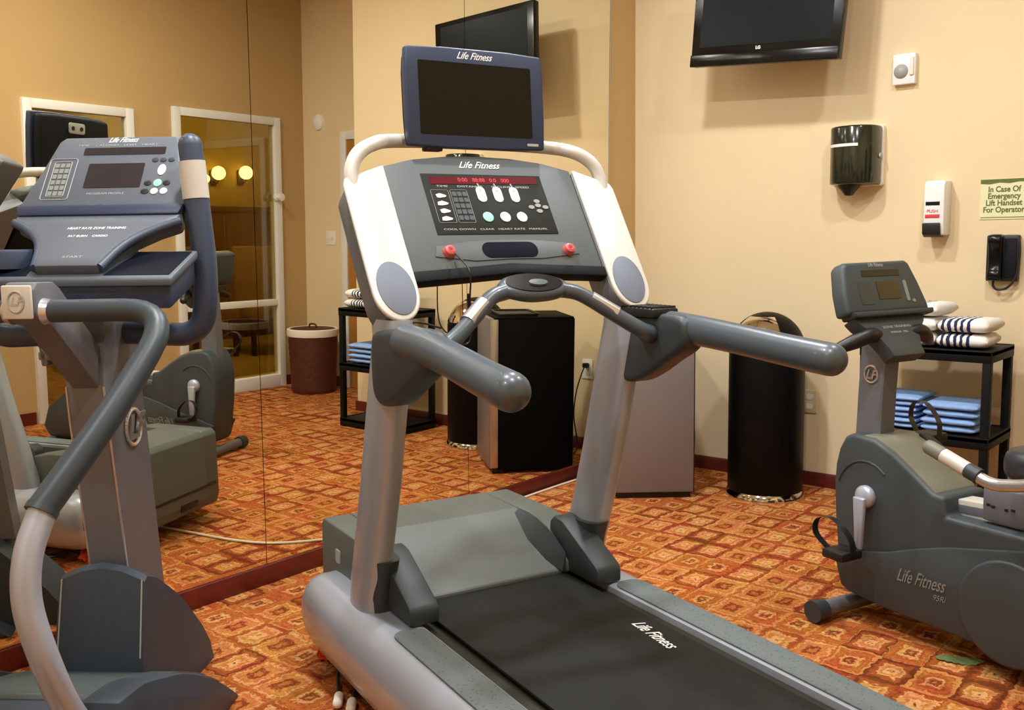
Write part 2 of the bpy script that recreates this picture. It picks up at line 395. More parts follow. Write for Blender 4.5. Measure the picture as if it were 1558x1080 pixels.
# far wall (seen in the mirror) with two glazed openings
def xz_wall(name, x, th, y0, y1, holes, m):
    ys = sorted({y0, y1, *[h[0] for h in holes], *[h[1] for h in holes]})
    bb = BM()
    for a, c in zip(ys, ys[1:]):
        h = [q for q in holes if q[0] <= a + 1e-6 and q[1] >= c - 1e-6]
        z0 = 0
        if h:
            if h[0][2] > 0: box(bb, (x + th / 2, (a + c) / 2, h[0][2] / 2), (th, c - a, h[0][2]))
            z0 = h[0][3]
        box(bb, (x + th / 2, (a + c) / 2, (z0 + H) / 2), (th, c - a, H - z0))
    return struct(name, bb, m)
D1 = (-.575, .392, 0, 2.14); D2 = (-1.655, -.885, 0, 2.09)
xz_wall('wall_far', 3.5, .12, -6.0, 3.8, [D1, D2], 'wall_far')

def glazed(name, D, rail):
    y0, y1, z0, z1 = D; x = 3.505; w = .06
    f = BM()
    for yy in (y0 + w / 2, y1 - w / 2): box(f, (x, yy, z1 / 2), (.07, w, z1), .004)
    box(f, (x, (y0 + y1) / 2, z1 - w / 2), (.07, y1 - y0 - 2 * w, w), .004)
    box(f, (x, (y0 + y1) / 2, .05), (.07, y1 - y0 - 2 * w, .1), .004)
    if rail: box(f, (x, (y0 + y1) / 2, rail), (.06, y1 - y0 - 2 * w, .05), .004)
    d = struct(name, f, 'white_trim'); d['label'] = 'white framed glass door onto the dim lobby'
    g = BM(); box(g, (x, (y0 + y1) / 2, (z1 + .05) / 2 + .02), (.008, y1 - y0 - 2 * w, z1 - .15)); obj('glass_pane', g, 'glass', d)
    return d
d1 = glazed('door_1', D1, .685)
h = BM(); lathe(h, [(.001, 0), (.03, 0), (.03, .012), (.014, .02), (.014, .045), (.03, .05), (.03, .07), (.001, .075)], (0, 0, 0), 20, lambda p: Vector((3.468 - p.z, .33 + p.x, 1.52 + p.y)))
obj('door_handle', h, 'white_plastic', d1)
d2 = glazed('door_2', D2, None)
f = BM()
for xx in (3.013, 2.077): box(f, (xx, .635, 1.015), (.066, .03, 2.03), .004)
box(f, (2.545, .635, 2.0), (.87, .03, .066), .004); d3 = struct('door_3', f, 'white_trim')
f = BM(); box(f, (2.545, .640, .985), (.865, .02, 1.96), .003); obj('door_leaf', f, 'door_wood', d3)
f = BM(); lathe(f, [(.001, 0), (.025, 0), (.025, .01), (.01, .015), (.01, .04), (.028, .05), (.028, .07), (.001, .08)], (0, 0, 0), 18, lambda p: Vector((2.2 + p.x, .63 - p.z, 1.0 + p.y))); obj('door_handle', f, 'chrome', d3)

# baseboards
b = BM(); prism(b, [(-.012, 0), (0, 0), (0, .07), (-.006, .07), (-.012, .06)], .02, 2.23, AX)
box(b, (2.236, .07, .035), (.012, .164, .07)); struct('baseboard_right', b, 'base_wood')
b = BM(); P = [(mir(-5.9, 0) + .012, -5.9), (mir(-.012, 0) + .012, -.012), (mir(-.012, 0) - .012, -.012), (mir(-5.9, 0) - .012, -5.9)]
prism(b, P, 0, .072, AZ, .003); struct('baseboard_left', b, 'base_wood')
b = BM(); box(b, (3.494, -3.82, .04), (.012, 4.3, .08)); box(b, (3.494, -.73, .04), (.012, .29, .08)); box(b, (3.494, .525, .04), (.012, .24, .08)); struct('baseboard_far', b, 'base_wood')
b = BM(); box(b, (3.27, .644, .04), (.43, .012, .08)); struct('baseboard_recess', b, 'base_wood')

# mirror panels: three tall sheets, leaning very slightly
ML = [(-2.578, -1.4565, 'tall frameless mirror panel, the middle one, behind the treadmill'),
      (-1.4535, -.320, 'tall frameless mirror panel nearest the room corner and the fridge'),
      (-4.6, -2.581, 'tall frameless mirror panel behind the elliptical trainer')]
for y0, y1, lab in ML:
    b = BM(); z0, z1 = .073, 3.1
    V = [b.verts.new((mir(y, z, o), y, z)) for o in (0, -.006) for y, z in ((y0, z0), (y1, z0), (y1, z1), (y0, z1))]
    for q in ((0, 1, 2, 3), (7, 6, 5, 4), (0, 4, 5, 1), (1, 5, 6, 2), (2, 6, 7, 3), (3, 7, 4, 0)): b.faces.new([V[i] for i in q])
    tag(obj('mirror_panel', b, 'mirror'), lab, 'mirror', 'mirror panels on the left wall')
# polished edge strip of the last panel near the corner
b = BM(); V = None
prism(b, [(-.3175, .073), (-.3130, .073), (-.3130, 3.1), (-.3175, 3.1)], 0, 1, lambda a, z, c: (mir(a, z) + (.002 if c else -.008), a, z)); o = struct('trim_mirror_edge', b, 'steel')

# lobby behind the glass doors
b = BM(); box(b, (5.1, .2, -.05), (2.95, 7.4, .1)); struct('floor_lobby', b, 'lobby_floor')
b = BM(); box(b, (6.6, .2, H / 2), (.1, 7.4, H)); struct('wall_lobby', b, 'olive_wall')
b = BM(); box(b, (5.1, 3.85, H / 2), (2.95, .1, H)); box(b, (5.1, -3.45, H / 2), (2.95, .1, H)); struct('wall_lobby_side', b, 'olive_wall')
b = BM()
for k in range(17): box(b, (6.53, -2.9 + .4 * k, .73), (.04, .37, 1.42), .01)
box(b, (6.52, .25, 1.47), (.07, 6.8, .06), .01); struct('trim_lobby_panelling', b, 'dark_panel')
def lobby_chair(x, y, rz, label):
    t = thing('lounge_chair', label, 'chair', (x, y, 0), rz, 'lobby chairs seen through the glass door')
    s = BM(); box(s, (0, 0, .43), (.52, .5, .12), .03); obj('seat', s, 'chair_cloth', t)
    s = BM(); box(s, (0, .23, .78), (.5, .09, .6), .03, Matrix.Rotation(-.12, 3, 'X')); obj('backrest', s, 'chair_cloth', t)
    for sx in (-1, 1):
        for sy in (-1, 1):
            s = BM(); box(s, (sx * .22, sy * .21, .185), (.045, .045, .37), .006); obj('leg', s, 'chair_dark', t)
lobby_chair(5.25, 1.62, -1.3, 'brown lobby chair behind the glass door, beside its right jamb')
lobby_chair(5.45, 1.02, -1.5, 'brown lobby chair behind the glass door, further from the right jamb')
for y, z, lab in ((1.80, 1.77, 'small glowing lobby sconce beyond glass door, dimmest of three'), (1.97, 1.84, 'glowing round lobby sconce beyond glass door, the middle one'), (2.34, 1.86, 'glowing lobby sconce beyond glass door, nearest its right jamb')):  # added sconces stand in for room lamps reflected in the door glass
    t = thing('wall_sconce', lab, 'lamp', (6.5, y, z), 0, 'lobby sconces beyond the glass door')
    s = BM(); box(s, (.035, 0, -.03), (.03, .08, .16), .01); obj('backplate', s, 'chair_dark', t)
    s = BM(); r = .045 if y < 1.9 else .075; lathe(s, [(r * math.sin(PI * k / 10) + .0005, -r * math.cos(PI * k / 10)) for k in range(11)], (-.07, 0, .02), 20); obj('lamp_shade', s, 'lamp_glow', t)
    s = BM(); tube(s, [(.03, 0, -.06), (-.04, 0, -.09), (-.07, 0, -.05)], .008, 8); obj('arm', s, 'chair_dark', t)

# ------------------------------------------------------------------ treadmill
TH = 1.2254
T = thing('treadmill', 'large silver and charcoal treadmill with screen standing in front of the mirror', 'treadmill', (1.3149, -2.6959, 0), TH)
def sect_rail(s):
    # cross-section (x,z), outer side rounded
    pr = [(.284, .235), (.284, .276), (.30, .281), (.375, .279), (.402, .268), (.424, .245), (.437, .21), (.440, .17), (.434, .125), (.418, .085), (.395, .062), (.36, .055), (.29, .055)]
    return [(s * x, z) for x, z in pr]
for s in (-1, 1):
    b = BM(); P = sect_rail(s); rings = []
    for y, k, dz in ((-1.5, 1, 0), (-.6, 1, 0), (.2, 1, 0), (.40, 1, 0), (.45, .985, -.002), (.485, .94, -.008), (.505, .86, -.018), (.512, .78, -.03)):
        cx, cz = s * .34, .165
        rings.append([(cx + (x - cx) * (k if abs(x) > .33 else 1), y, cz + (z - cz) * k) for x, z in P])
    loft(b, rings); rail = obj('side_rail', b, 'silver', T, 50)
    b = BM(); prism(b, rrect(-.048, -1.45, .040, -.06, .038), 0, .004, lambda a, c, d: (s * (.340 + a), c, .2795 + d), .001); obj('foot_pad', b, 'pad', rail)
    b = BM(); tube(b, [(s * .36, .50, .16), (s * .36, .522, .155)], [.075, .05], 20, sx=.9); obj('end_cap', b, 'black', rail)
b = BM(); box(b, (0, -.66, .225), (.565, 1.68, .07)); obj('deck', b, 'deck_dark', T)
b = BM(); loft(b, [[(-.238, y, z - .006), (.238, y, z - .006), (.238, y, z), (-.238, y, z)] for y, z in ((-1.5, .277), (-.5, .277), (.1, .277), (.2, .278))]); belt = obj('running_belt', b, 'belt', T)
text('lettering', 'Life Fitness', .05, frame((.176, -.40, .2785), (-.10, -.99, 0), (.99, -.1, 0)), 'letter', belt, .35, .0002, width=.17)
# motor cover
b = BM(); prism(b, [(.60, .075), (.615, .12), (.605, .39), (.585, .411), (.365, .411), (.235, .345), (.115, .294), (.10, .286), (.10, .26), (.55, .07)], -.235, .235, AX, .006)
cov = obj('motor_cover', b, 'cover', T, 13)
for s in (-1, 1):
    b = BM(); prism(b, [(.60, .075), (.612, .12), (.604, .39), (.585, .411), (.29, .412), (.19, .392), (.085, .315), (.08, .285), (.55, .07)], s * .2345, s * .325, AX, .008)
    obj('shoulder_cover', b, 'cover', cov)
    # slanted cheek beside the recessed slope
    b = BM(); loft(b, [[(s * .236, y, z0), (s * (.236 - w), y, z0 - .0), (s * .236, y, z1)] for y, z0, w, z1 in ((.37, .40, .03, .409), (.25, .345, .045, .405), (.15, .305, .035, .375), (.09, .287, .012, .34))]); obj('cheek_cover', b, 'bracket', cov)
b = BM(); box(b, (0, .612, .17), (.60, .012, .012), .003); box(b, (.10, .614, .115), (.12, .01, .03), .006); obj('front_vent', b, 'black', cov)
b = BM(); lathe(b, [(.001, 0), (.026, 0), (.026, .003), (.001, .003)], (0, 0, 0), 24, lambda p: Vector((-.14 - p.x, .606 + p.z, .29 + p.y))); obj('badge', b, 'silver_dark', cov)
b = BM(); prism(b, rrect(-.018, -.02, .018, .02, .006), 0, .003, lambda a, c, d: (-.3255 - d, .455 + a, .325 + c)); bd = obj('badge', b, 'letter_dim', cov)
# posts, boots
for s in (-1, 1):
    b = BM(); rings = []
    for y, z, w in ((.165, .262, 1), (.16, .32, 1), (.055, .64, 1), (-.005, .86, .97), (-.05, 1.02, .95), (-.045, 1.06, .95)):
        rings.append([(s * .345 + .040 * math.copysign(abs(math.cos(a)) ** .7, math.cos(a)) * w, y + .076 * math.copysign(abs(math.sin(a)) ** .7, math.sin(a)) * w, z) for a in [2 * PI * k / 28 for k in range(28)]])
    loft(b, rings); post = obj('upright_post', b, 'silver', T, 60)
    b = BM(); prism(b, [(.19, .283), (.19, .41), (.165, .432), (.12, .425), (-.052, .335), (-.062, .322), (-.062, .283)], s * .242, s * .325, AX, .008); obj('post_boot', b, 'bracket', T)
    b = BM(); rings = []
    for y, z in ((.163, .272), (.158, .31), (.14, .38), (.122, .425)):
        rings.append([(s * (.345 - .013) + .043 * math.copysign(abs(math.cos(a)) ** .7, math.cos(a)), y - .004 + .078 * math.copysign(abs(math.sin(a)) ** .7, math.sin(a)), z) for a in [2 * PI * k / 28 for k in range(28)]])
    loft(b, rings); obj('boot_collar', b, 'bracket', post, 60)
    # handlebar bracket and fat handlebar
    b = BM(); prism(b, [(p.x, p.y) for p in spline([Vector(q) for q in ((-.03, 1.03, 0), (-.18, 1.047, 0), (-.305, 1.046, 0), (-.332, 1.005, 0), (-.315, .962, 0), (-.25, .925, 0), (-.18, .885, 0), (-.12, .860, 0), (-.065, .856, 0), (-.028, .885, 0), (-.02, .96, 0), (-.03, 1.03, 0))], 4)[:-1]], s * .322, s * .396, AX, .022, 3)
    obj('handle_bracket', b, 'bracket', T, 60)
    b = BM(); tube(b, spline([(s * .366, -.18, 1.015), (s * .370, -.30, 1.012), (s * .382, -.45, 1.0), (s * .395, -.60, .985), (s * .405, -.726, .974)]), [.042, .039, .037, .037, .0375], 24, ('flat', 'round')); hb = obj('handlebar', b, 'grip_grey', T, 60)
    b = BM(); tube(b, spline([(s * .34, -.17, .995), (s * .285, -.215, 1.005), (s * .20, -.185, 1.058), (s * .13, -.15, 1.105), (s * .07, -.131, 1.12)]), [.03, .021, .019, .019, .021], 18); pb = obj('pulse_bar', b, 'grip_grey', T, 60)
    b = BM(); tube(b, [(s * .215, -.190, 1.052), (s * .155, -.1595, 1.093)], .0206, 18); obj('sensor_plate', b, 'steel', pb)
b = BM(); lathe(b, [(.001, -.02), (.05, -.018), (.085, -.006), (.09, .004), (.085, .014), (.072, .018)] , (0, 0, 0), 40, lambda p: Vector((p.x * 1.13, -.131 + p.y * .42 - p.z * .5, 1.121 + p.y * .28 + p.z)))
pod = obj('sensor_pod', b, 'grip_grey', T, 60)
b = BM(); lathe(b, [(.001, .0), (.073, .012), (.073, .019), (.070, .019)], (0, 0, 0), 40, lambda p: Vector((p.x * 1.11, -.131 + p.y * .44 - p.z * .5, 1.121 + p.y * .28 + p.z)))
obj('pod_dish', b, 'tv_black', pod)
b = BM(); lathe(b, [(.001, .024), (.022, .022), (.028, .012), (.028, .004)], (0, 0, 0), 30, lambda p: Vector((p.x * 1.2 + .008, -.136 + p.y * .5 - p.z * .5, 1.119 + p.y * .3 + p.z))); obj('pod_button', b, 'bracket', pod)
# console plane: u = x, v up the tilt, w out of the face
CV = Vector((0, .175, .278)).normalized(); CN = Vector((0, -CV.z, CV.y)); CP = Vector((0, -.042, 1.158))
def con(u, v, w): return CP + Vector((u, 0, 0)) + CV * v + CN * w
top = [(.284, .330), (.20, .354), (.10, .367), (.0, .371), (-.10, .367), (-.20, .354), (-.284, .330)]
b = BM(); prism(b, [(-.284, .012), (-.15, .02), (0, .030), (.15, .02), (.284, .012)] + top, -.045, .0, con, .004); cons = obj('console', b, 'con_grey', T)
b = BM(); prism(b, [(-.284, -.018), (-.15, -.010), (0, .0), (.15, -.010), (.284, -.018), (.284, .0125), (.15, .0205), (0, .0305), (-.15, .0205), (-.284, .0125)], -.03, .006, con, .004); obj('console_lip', b, 'con_dark', cons)
b = BM(); prism(b, [(-.27, .07), (.27, .07), (.27, .32), (0, .355), (-.27, .32)], -.085, -.044, con, .02); obj('console_back', b, 'con_dark', cons)
b = BM(); prism(b, [(-.186, .120), (.176, .120), (.176, .308), (-.186, .308)], 0, .002, con, .0005); obj('display_panel', b, 'disp', cons)
b = BM(); prism(b, [(-.165, .274), (.160, .280), (.160, .303), (-.165, .298)], .002, .003, con); obj('readout_strip', b, 'red_led', cons)
def cfr(u, v, w=.003): return frame(con(u, v, w), (1, 0, 0), CV)
text('lettering', '0:00   88:88   0.0   000', .017, cfr(-.005, .2885, .0034), 'red_text', cons, depth=.0002)
text('lettering', 'Life Fitness', .03, cfr(-.006, .3385, .001), 'letter', cons, .65, .0002, width=.128)
b = BM()
for u0, v0, u1, v1 in ((-.171, .155, -.121, .256), (-.115, .155, -.066, .257)):
    o_ = rrect(u0, v0, u1, v1, .004, 3)
    for i in range(len(o_)):
        p, q = o_[i], o_[(i + 1) % len(o_)]
        tube(b, [con(*p, .0025), con(*q, .0025)], .0008, 6)
obj('keypad_outline', b, 'key_grey', cons)
for k in range(4):
    b = BM(); v = .238 - .0235 * k; prism(b, [(-.161 + (0 if k % 2 else .004), v - .006), (-.150, v - .007), (-.133, v - .004), (-.130, v), (-.139, v + .004), (-.148, v + .007), (-.160, v + .003)], .002, .004, con); obj('program_key', b, 'key_white', cons)
b = BM()
for i in range(3):
    for j in range(5): prism(b, rrect(-.112 + .0155 * i, .163 + .0185 * j, -.099 + .0155 * i, .177 + .0185 * j, .003, 2), .002, .0032, con)
obj('number_keypad', b, 'bracket', cons)
for u in (-.025, .025, .076):
    b = BM(); prism(b, rrect(u - .0135, .219, u + .0135, .268, .0132), .002, .0045, con, .001); k = obj('rocker_key', b, 'key_white', cons)
    b = BM(); tube(b, [con(u, .268, .003), con(u - .003, .278, .003)], .0022, 6); obj('key_stem', b, 'letter_dim', k)
    text('lettering', '+\n-', .016, cfr(u, .2435, .0048), 'key_grey', k, line=1.3, depth=.0002)
for u, mm in ((-.026, 'key_green'), (.026, 'key_white'), (.077, 'key_white')):
    b = BM(); prism(b, ell(u, .172, .0155, .0155), .002, .005, con, .001); k = obj('round_key', b, mm, cons)
for u, v in ((.139, .2095), (.117, .204), (.161, .204), (.139, .1915), (.139, .223)):
    b = BM(); prism(b, ell(u, v, .0095, .006, 16), .002, .004, con); obj('arrow_key', b, 'key_grey', cons)
text('lettering', 'COOL DOWN   CLEAR   HEART RATE   MANUAL', .0075, cfr(-.01, .135, .0022), 'letter_dim', cons, depth=.0001, width=.31)
text('lettering', 'TIME      DISTANCE      INCLINE   SPEED', .008, cfr(-.01, .2685, .0022), 'letter_dim', cons, depth=.0001, width=.28)
b = BM(); prism(b, [(-.21, .055), (-.20, .085), (-.1, .098), (0, .103), (.1, .099), (.21, .088), (.22, .055), (.1, .043), (0, .044), (-.1, .04)], 0, .003, con, .001); obj('stop_bar', b, 'con_grey', cons)
b = BM(); prism(b, rrect(-.074, .047, .092, .094, .023), .003, .0045, con, .0005); obj('ledge_slot', b, 'slot', cons)
for u in (-.171, .186):
    b = BM(); lathe(b, [(.001, 0), (.017, 0), (.017, .005), (.0135, .010), (.0135, .014), (.0105, .0165), (.001, .0165)], (0, 0, 0), 24, lambda p: con(u + p.x, .0655 + p.y, .003 + p.z)); k = obj('stop_button', b, 'red_btn', cons)
    b = BM(); lathe(b, [(.0045, .0165), (.0075, .0175), (.0085, .0165)], (0, 0, 0), 16, lambda p: con(u + p.x, .0655 + p.y, .003 + p.z)); obj('button_ring', b, 'red_text', k)
# white side panels with oval insets
def wp(s, grow=0.):
    L = [(s * .2865, .326), (s * .400, .282), (s * .4065, .262), (s * .405, .0), (s * .404, -.045)]
    L += [(s * (.344 + .060 * math.cos(a)), -.045 - .079 * math.sin(a)) for a in [PI * k / 14 for k in range(1, 14)]]
    L += [(s * .284, -.045), (s * .2855, .10)]
    return L
for s in (-1, 1):
    b = BM(); prism(b, wp(s), .0, .012, con, .005, 3); sp = obj('side_panel', b, 'panel_white', T, 50)
    b = BM(); P = wp(s); prism(b, [(u - s * .012 if abs(u) > .36 else u, v + (.004 if v < 0 else -.004)) for u, v in P], -.085, .0, con, .016, 3); obj('panel_backing', b, 'silver_dark', sp, 50)
    b = BM(); prism(b, ell(s * .342, -.036, .0475, .0735, 32, -s * .06), .011, .0145, con, .0012); obj('oval_inset', b, 'oval', sp)
# hoop tube carrying the monitor
b = BM(); tube(b, spline([(-.378, .10, 1.36), (-.376, .115, 1.42), (-.352, .128, 1.464), (-.30, .15, 1.493), (-.22, .20, 1.508), (0, .235, 1.515), (.22, .20, 1.508), (.30, .15, 1.493), (.352, .128, 1.464), (.376, .115, 1.42), (.378, .10, 1.36)]), .0185, 16); obj('monitor_hoop', b, 'panel_white', T, 60)
# monitor
MR = Matrix.Rotation(-.06, 3, 'X')
def mon(u, v, w):
    q = MR @ Vector((u, -w, v)); return Vector((0, .157, 1.62)) + q
mo = [(-.206, -.128), (-.10, -.132), (.10, -.132), (.206, -.128), (.209, -.05), (.209, .07), (.204, .127), (.1, .132), (-.1, .132), (-.204, .127), (-.209, .07), (-.209, -.05)]
b = BM(); prism(b, mo, -.012, .012, mon, .005, 3); mt = obj('monitor', b, 'navy', T, 50)
b = BM(); prism(b, rrect(-.172, -.098, .168, .093, .004, 2), .0115, .0128, mon); obj('monitor_screen', b, 'screen', mt)
b = BM(); prism(b, [(x * .95, y * .94) for x, y in mo], -.05, -.011, mon, .014, 3); obj('monitor_back', b, 'con_dark', mt)
b = BM(); prism(b, rrect(-.045, .055, .045, .098, .01), -.056, -.05, mon, .002)
obj('mount_plate', b, 'letter_dim', mt)
b = BM()
for u in (-.024, .024): prism(b, ell(u, .076, .009, .009, 14), -.0575, -.055, mon)
obj('mount_bolt', b, 'black', mt)
text('lettering', 'Life Fitness', .026, frame(mon(-.006, .112, .0122), (1, 0, 0), MR @ Vector((0, 0, 1))), 'letter', mt, .55, .0002, width=.108)
b = BM(); prism(b, rrect(.15, -.119, .186, -.112, .002, 2), .0115, .0128, mon); obj('badge', b, 'letter_dim', mt)
b = BM(); box(b, (-.13, .16, 1.505), (.05, .03, .05), .004); box(b, (.02, .165, 1.50), (.30, .03, .02), .004); obj('monitor_bracket', b, 'black', T)
# safety lanyard and loose wires
b = BM(); tube(b, spline([con(-.163, .052, .02), (-.160, -.10, 1.17), (-.155, -.09, 1.10), (-.150, -.085, 1.04), (-.16, -.08, .99), (-.24, -.08, 1.005), (-.33, -.06, 1.02)]), .0022, 8); obj('safety_lanyard', b, 'black', T)
b = BM(); tube(b, spline([(-.163, -.098, 1.115), (-.157, -.09, 1.075)]), .0045, 8); obj('lanyard_clip', b, 'black', T)
b = BM(); tube(b, spline([(-.20, .0, 1.16), (-.20, .0, 1.06), (-.185, .0, 1.02), (-.15, .0, 1.0)]), .0018, 6); tube(b, [(-.13, .0, 1.15), (-.13, .0, 1.03)], .0012, 6); obj('console_wire', b, 'black', T)
b = BM(); tube(b, spline([(-.33, -.08, 1.07), (-.35, -.10, 1.055), (-.352, -.115, 1.02), (-.35, -.112, .985), (-.344, -.113, 1.02), (-.335, -.112, 1.045), (-.30, -.1, 1.052), (-.24, -.1, 1.035)]), .0025, 8); obj('headphone_wire', b, 'black', T)
# cradle on the right bracket
CRY = -.15
b = BM(); box(b, (.348, CRY, 1.050), (.088, .15, .026), .008)
for k in range(8): box(b, (.348, CRY - .063 + .018 * k, 1.064), (.08, .007, .008), .002)
obj('bottle_cradle', b, 'black', T)

# ------------------------------------------------------------------ elliptical trainer
E_ = thing('elliptical_trainer', 'slate blue elliptical trainer with swinging handlebars, cut by the left picture edge', 'elliptical trainer', (.558, -3.42, 0), .646)
# post and arm
b = BM(); loft(b, [[(x * w, y0 + yy * d, z + yy * 0) for x, yy in ((-.05, 0), (.05, 0), (.05, 1), (-.05, 1))] for y0, d, z, w in ((-.015, .20, .28, 1.0), (-.085, .21, .80, .98), (-.095, .21, .90, .96), (-.06, .17, 1.12, .92))])
ep = obj('upright_post', b, 'silver_dark', E_)
b = BM(); prism(b, [(-.09, .888), (-.02, .895), (-.08, 1.00), (-.25, 1.15), (-.275, 1.164), (-.345, 1.166), (-.362, 1.15), (-.365, 1.10), (-.345, 1.078), (-.29, 1.062), (-.20, .985)], -.036, .036, AX, .006)
ea = obj('handlebar_yoke', b, 'silver_dark', E_)
b = BM(); prism(b, [(-.034, 1.086), (.034, 1.086), (.034, 1.16), (-.034, 1.16)], -.372, -.362, AY, .004); obj('yoke_cap', b, 'panel_white', ea)
def efr(p): return frame(p, (1, 0, 0), (0, 0, 1))
b = BM(); o_ = ell(0, 1.124, .018, .023, 24)
for i in range(24): tube(b, [(o_[i][0], -.373, o_[i][1]), (o_[(i + 1) % 24][0], -.373, o_[(i + 1) % 24][1])], .0022, 6)
em = obj('cap_emblem', b, 'letter_dim', ea)
text('lettering', 'LF', .026, efr((0, -.3725, 1.124)), 'letter_dim', ea, .3, .0006)
b = BM(); o_ = [(.038 + .04, .74)]
for i in range(28):
    a, c = 2 * PI * i / 28, 2 * PI * (i + 1) / 28
    tube(b, [(.0525, .045 + .043 * math.cos(a), .768 + .047 * math.sin(a)), (.0525, .045 + .043 * math.cos(c), .768 + .047 * math.sin(c))], .0055, 8)
obj('post_emblem', b, 'steel', ep)
text('lettering', 'LF', .088, frame((.0555, .048, .766), (0, 1, 0), (0, 0, 1)), 'steel', ep, .3, .002, depth=.004)
b = BM(); lathe(b, [(.001, 0), (.006, 0), (.005, .005), (.001, .006)], (0, 0, 0), 12, lambda p: Vector((.045 + p.z * .3, -.094 - p.z, .905 + p.x))); obj('bolt', b, 'chrome', ep)
# moving handlebars (right one seen, left one beyond the frame)
for s in (-1, 1):
    b = BM(); tube(b, [(s * .036, -.322, 1.10), (s * .052, -.322, 1.10)], [.03, .026], 20); obj('pivot_collar', b, 'steel', ea)
    P = fillet([(s * .05, -.32, 1.10), (s * .335, -.33, 1.103), (s * .27, -.50, .91), (s * .18, -.645, .735)], .12, 8)
    b = BM(); tube(b, P, [.0255, .026, .027, .029, .030], 22); hb = obj('moving_handlebar', b, 'grip_dark', E_, 60)
    b = BM(); tube(b, spline([(s * .184, -.638, .743), (s * .172, -.685, .66), (s * .175, -.705, .57), (s * .198, -.70, .46), (s * .212, -.66, .345), (s * .222, -.60, .25), (s * .228, -.56, .19)]), .0275, 22); obj('handlebar_tube', b, 'silver', hb, 60)
    b = BM(); tube(b, [(s * .183, -.64, .741), (s * .180, -.648, .731)], .032, 22); obj('grip_end', b, 'grip_dark', hb)
# stationary bars with pulse sensors
for s, ex in ((-1, .075), (1, 0)):
    b = BM(); tube(b, fillet([(s * .01, .05, 1.02), (s * .252 - ex, .05, 1.008), (s * .268 - ex, .05, 1.16), (s * .240 - ex, .055, 1.495)], .07, 8), .0305, 22, ('flat', 'round')); sb = obj('fixed_handlebar', b, 'blue_tube', E_, 60)
    b = BM(); tube(b, [(s * .2495 - ex, .0527, 1.36), (s * .2425 - ex, .0540, 1.455)], .0332, 22); obj('sensor_plate', b, 'panel_white', sb)
    b = BM(); tube(b, [(s * .105, .05, 1.014), (s * .115, .05, 1.014)], .034, 22); obj('bar_sleeve', b, 'blue_plastic', sb)
b = BM(); tube(b, [(-.02, .02, 1.02), (.0, .02, 1.02)], .042, 22); box(b, (-.01, .02, .985), (.03, .06, .06), .01); obj('bar_clamp', b, 'blue_plastic', E_)
# console
HV = Vector((0, .132, .188)).normalized(); HN = Vector((0, -HV.z, HV.y)); HP = Vector((0, .048, 1.343))
def head(u, v, w): return HP + Vector((u, 0, 0)) + HV * v + HN * w
hp = [(-.222, 0), (.222, 0), (.219, .02), (.190, .12), (.166, .222), (.150, .236), (-.150, .236), (-.166, .222), (-.190, .12), (-.219, .02)]
b = BM(); prism(b, hp, -.07, 0, head, .008, 3); eh = obj('console', b, 'blue_face', E_)
b = BM(); prism(b, [(-.212, -.032), (.212, -.032), (.222, .002), (-.222, .002)], -.06, .012, head, .006); obj('console_lip', b, 'navy', eh)
LV = Vector((0, .20, .135)).normalized(); LN = Vector((0, -LV.z, LV.y)); LP = Vector((0, -.156, 1.198))
def low(u, v, w): return LP + Vector((u, 0, 0)) + LV * v + LN * w
lw = [(-.078, 0), (.078, 0), (.085, .03), (.098, .08), (.125, .13), (.17, .175), (.215, .205), (.215, .235), (-.215, .235), (-.215, .205), (-.17, .175), (-.125, .13), (-.098, .08), (-.085, .03)]
b = BM(); prism(b, lw, -.05, 0, low, .006); el = obj('lower_console', b, 'blue_face', E_)
text('lettering', 'HEART RATE ZONE TRAINING', .014, frame(low(.02, .16, .0004), (1, 0, 0), LV), 'letter', el, width=.15, depth=.0002)
text('lettering', 'FAT BURN    CARDIO', .012, frame(low(.01, .125, .0004), (1, 0, 0), LV), 'letter', el, width=.10, depth=.0002)
text('lettering', 'START', .012, frame(low(.005, .035, .0004), (1, 0, 0), LV), 'letter_dim', el, width=.05, depth=.0002)
def hfr(u, v, w=.0004): return frame(head(u, v, w), (1, 0, 0), HV)
text('lettering', 'Life Fitness', .024, hfr(.01, .222), 'letter', eh, .6, .0002, width=.082, depth=.0003)
text('lettering', 'TIME    CALORIES   LEVEL   HEART', .009, hfr(.0, .205), 'letter_dim', eh, width=.22, depth=.0002)
b = BM(); prism(b, rrect(-.088, .172, .135, .196, .004, 2), 0, .0012, head); obj('readout_window', b, 'tan_lcd', eh)
b = BM(); prism(b, rrect(-.064, .062, .088, .142, .003, 2), 0, .0012, head); obj('readout_window', b, 'tan_lcd', eh)
text('lettering', 'PROGRAM PROFILE', .009, hfr(.0, .043), 'letter_dim', eh, width=.10, depth=.0002)
b = BM()
o_ = rrect(-.172, .025, -.098, .160, .008, 3); o2 = rrect(-.158, .035, -.112, .150, .005, 3)
for Q in (o_, o2):
    for i in range(len(Q)): tube(b, [head(*Q[i], .0008), head(*Q[(i + 1) % len(Q)], .0008)], .0011, 6)
obj('keypad_outline', b, 'letter_dim', eh)
b = BM()
for i in range(3):
    for j in range(6): prism(b, rrect(-.155 + .0145 * i, .038 + .0185 * j, -.144 + .0145 * i, .052 + .0185 * j, .002, 2), 0, .0015, head)
obj('number_keypad', b, 'key_grey', eh)
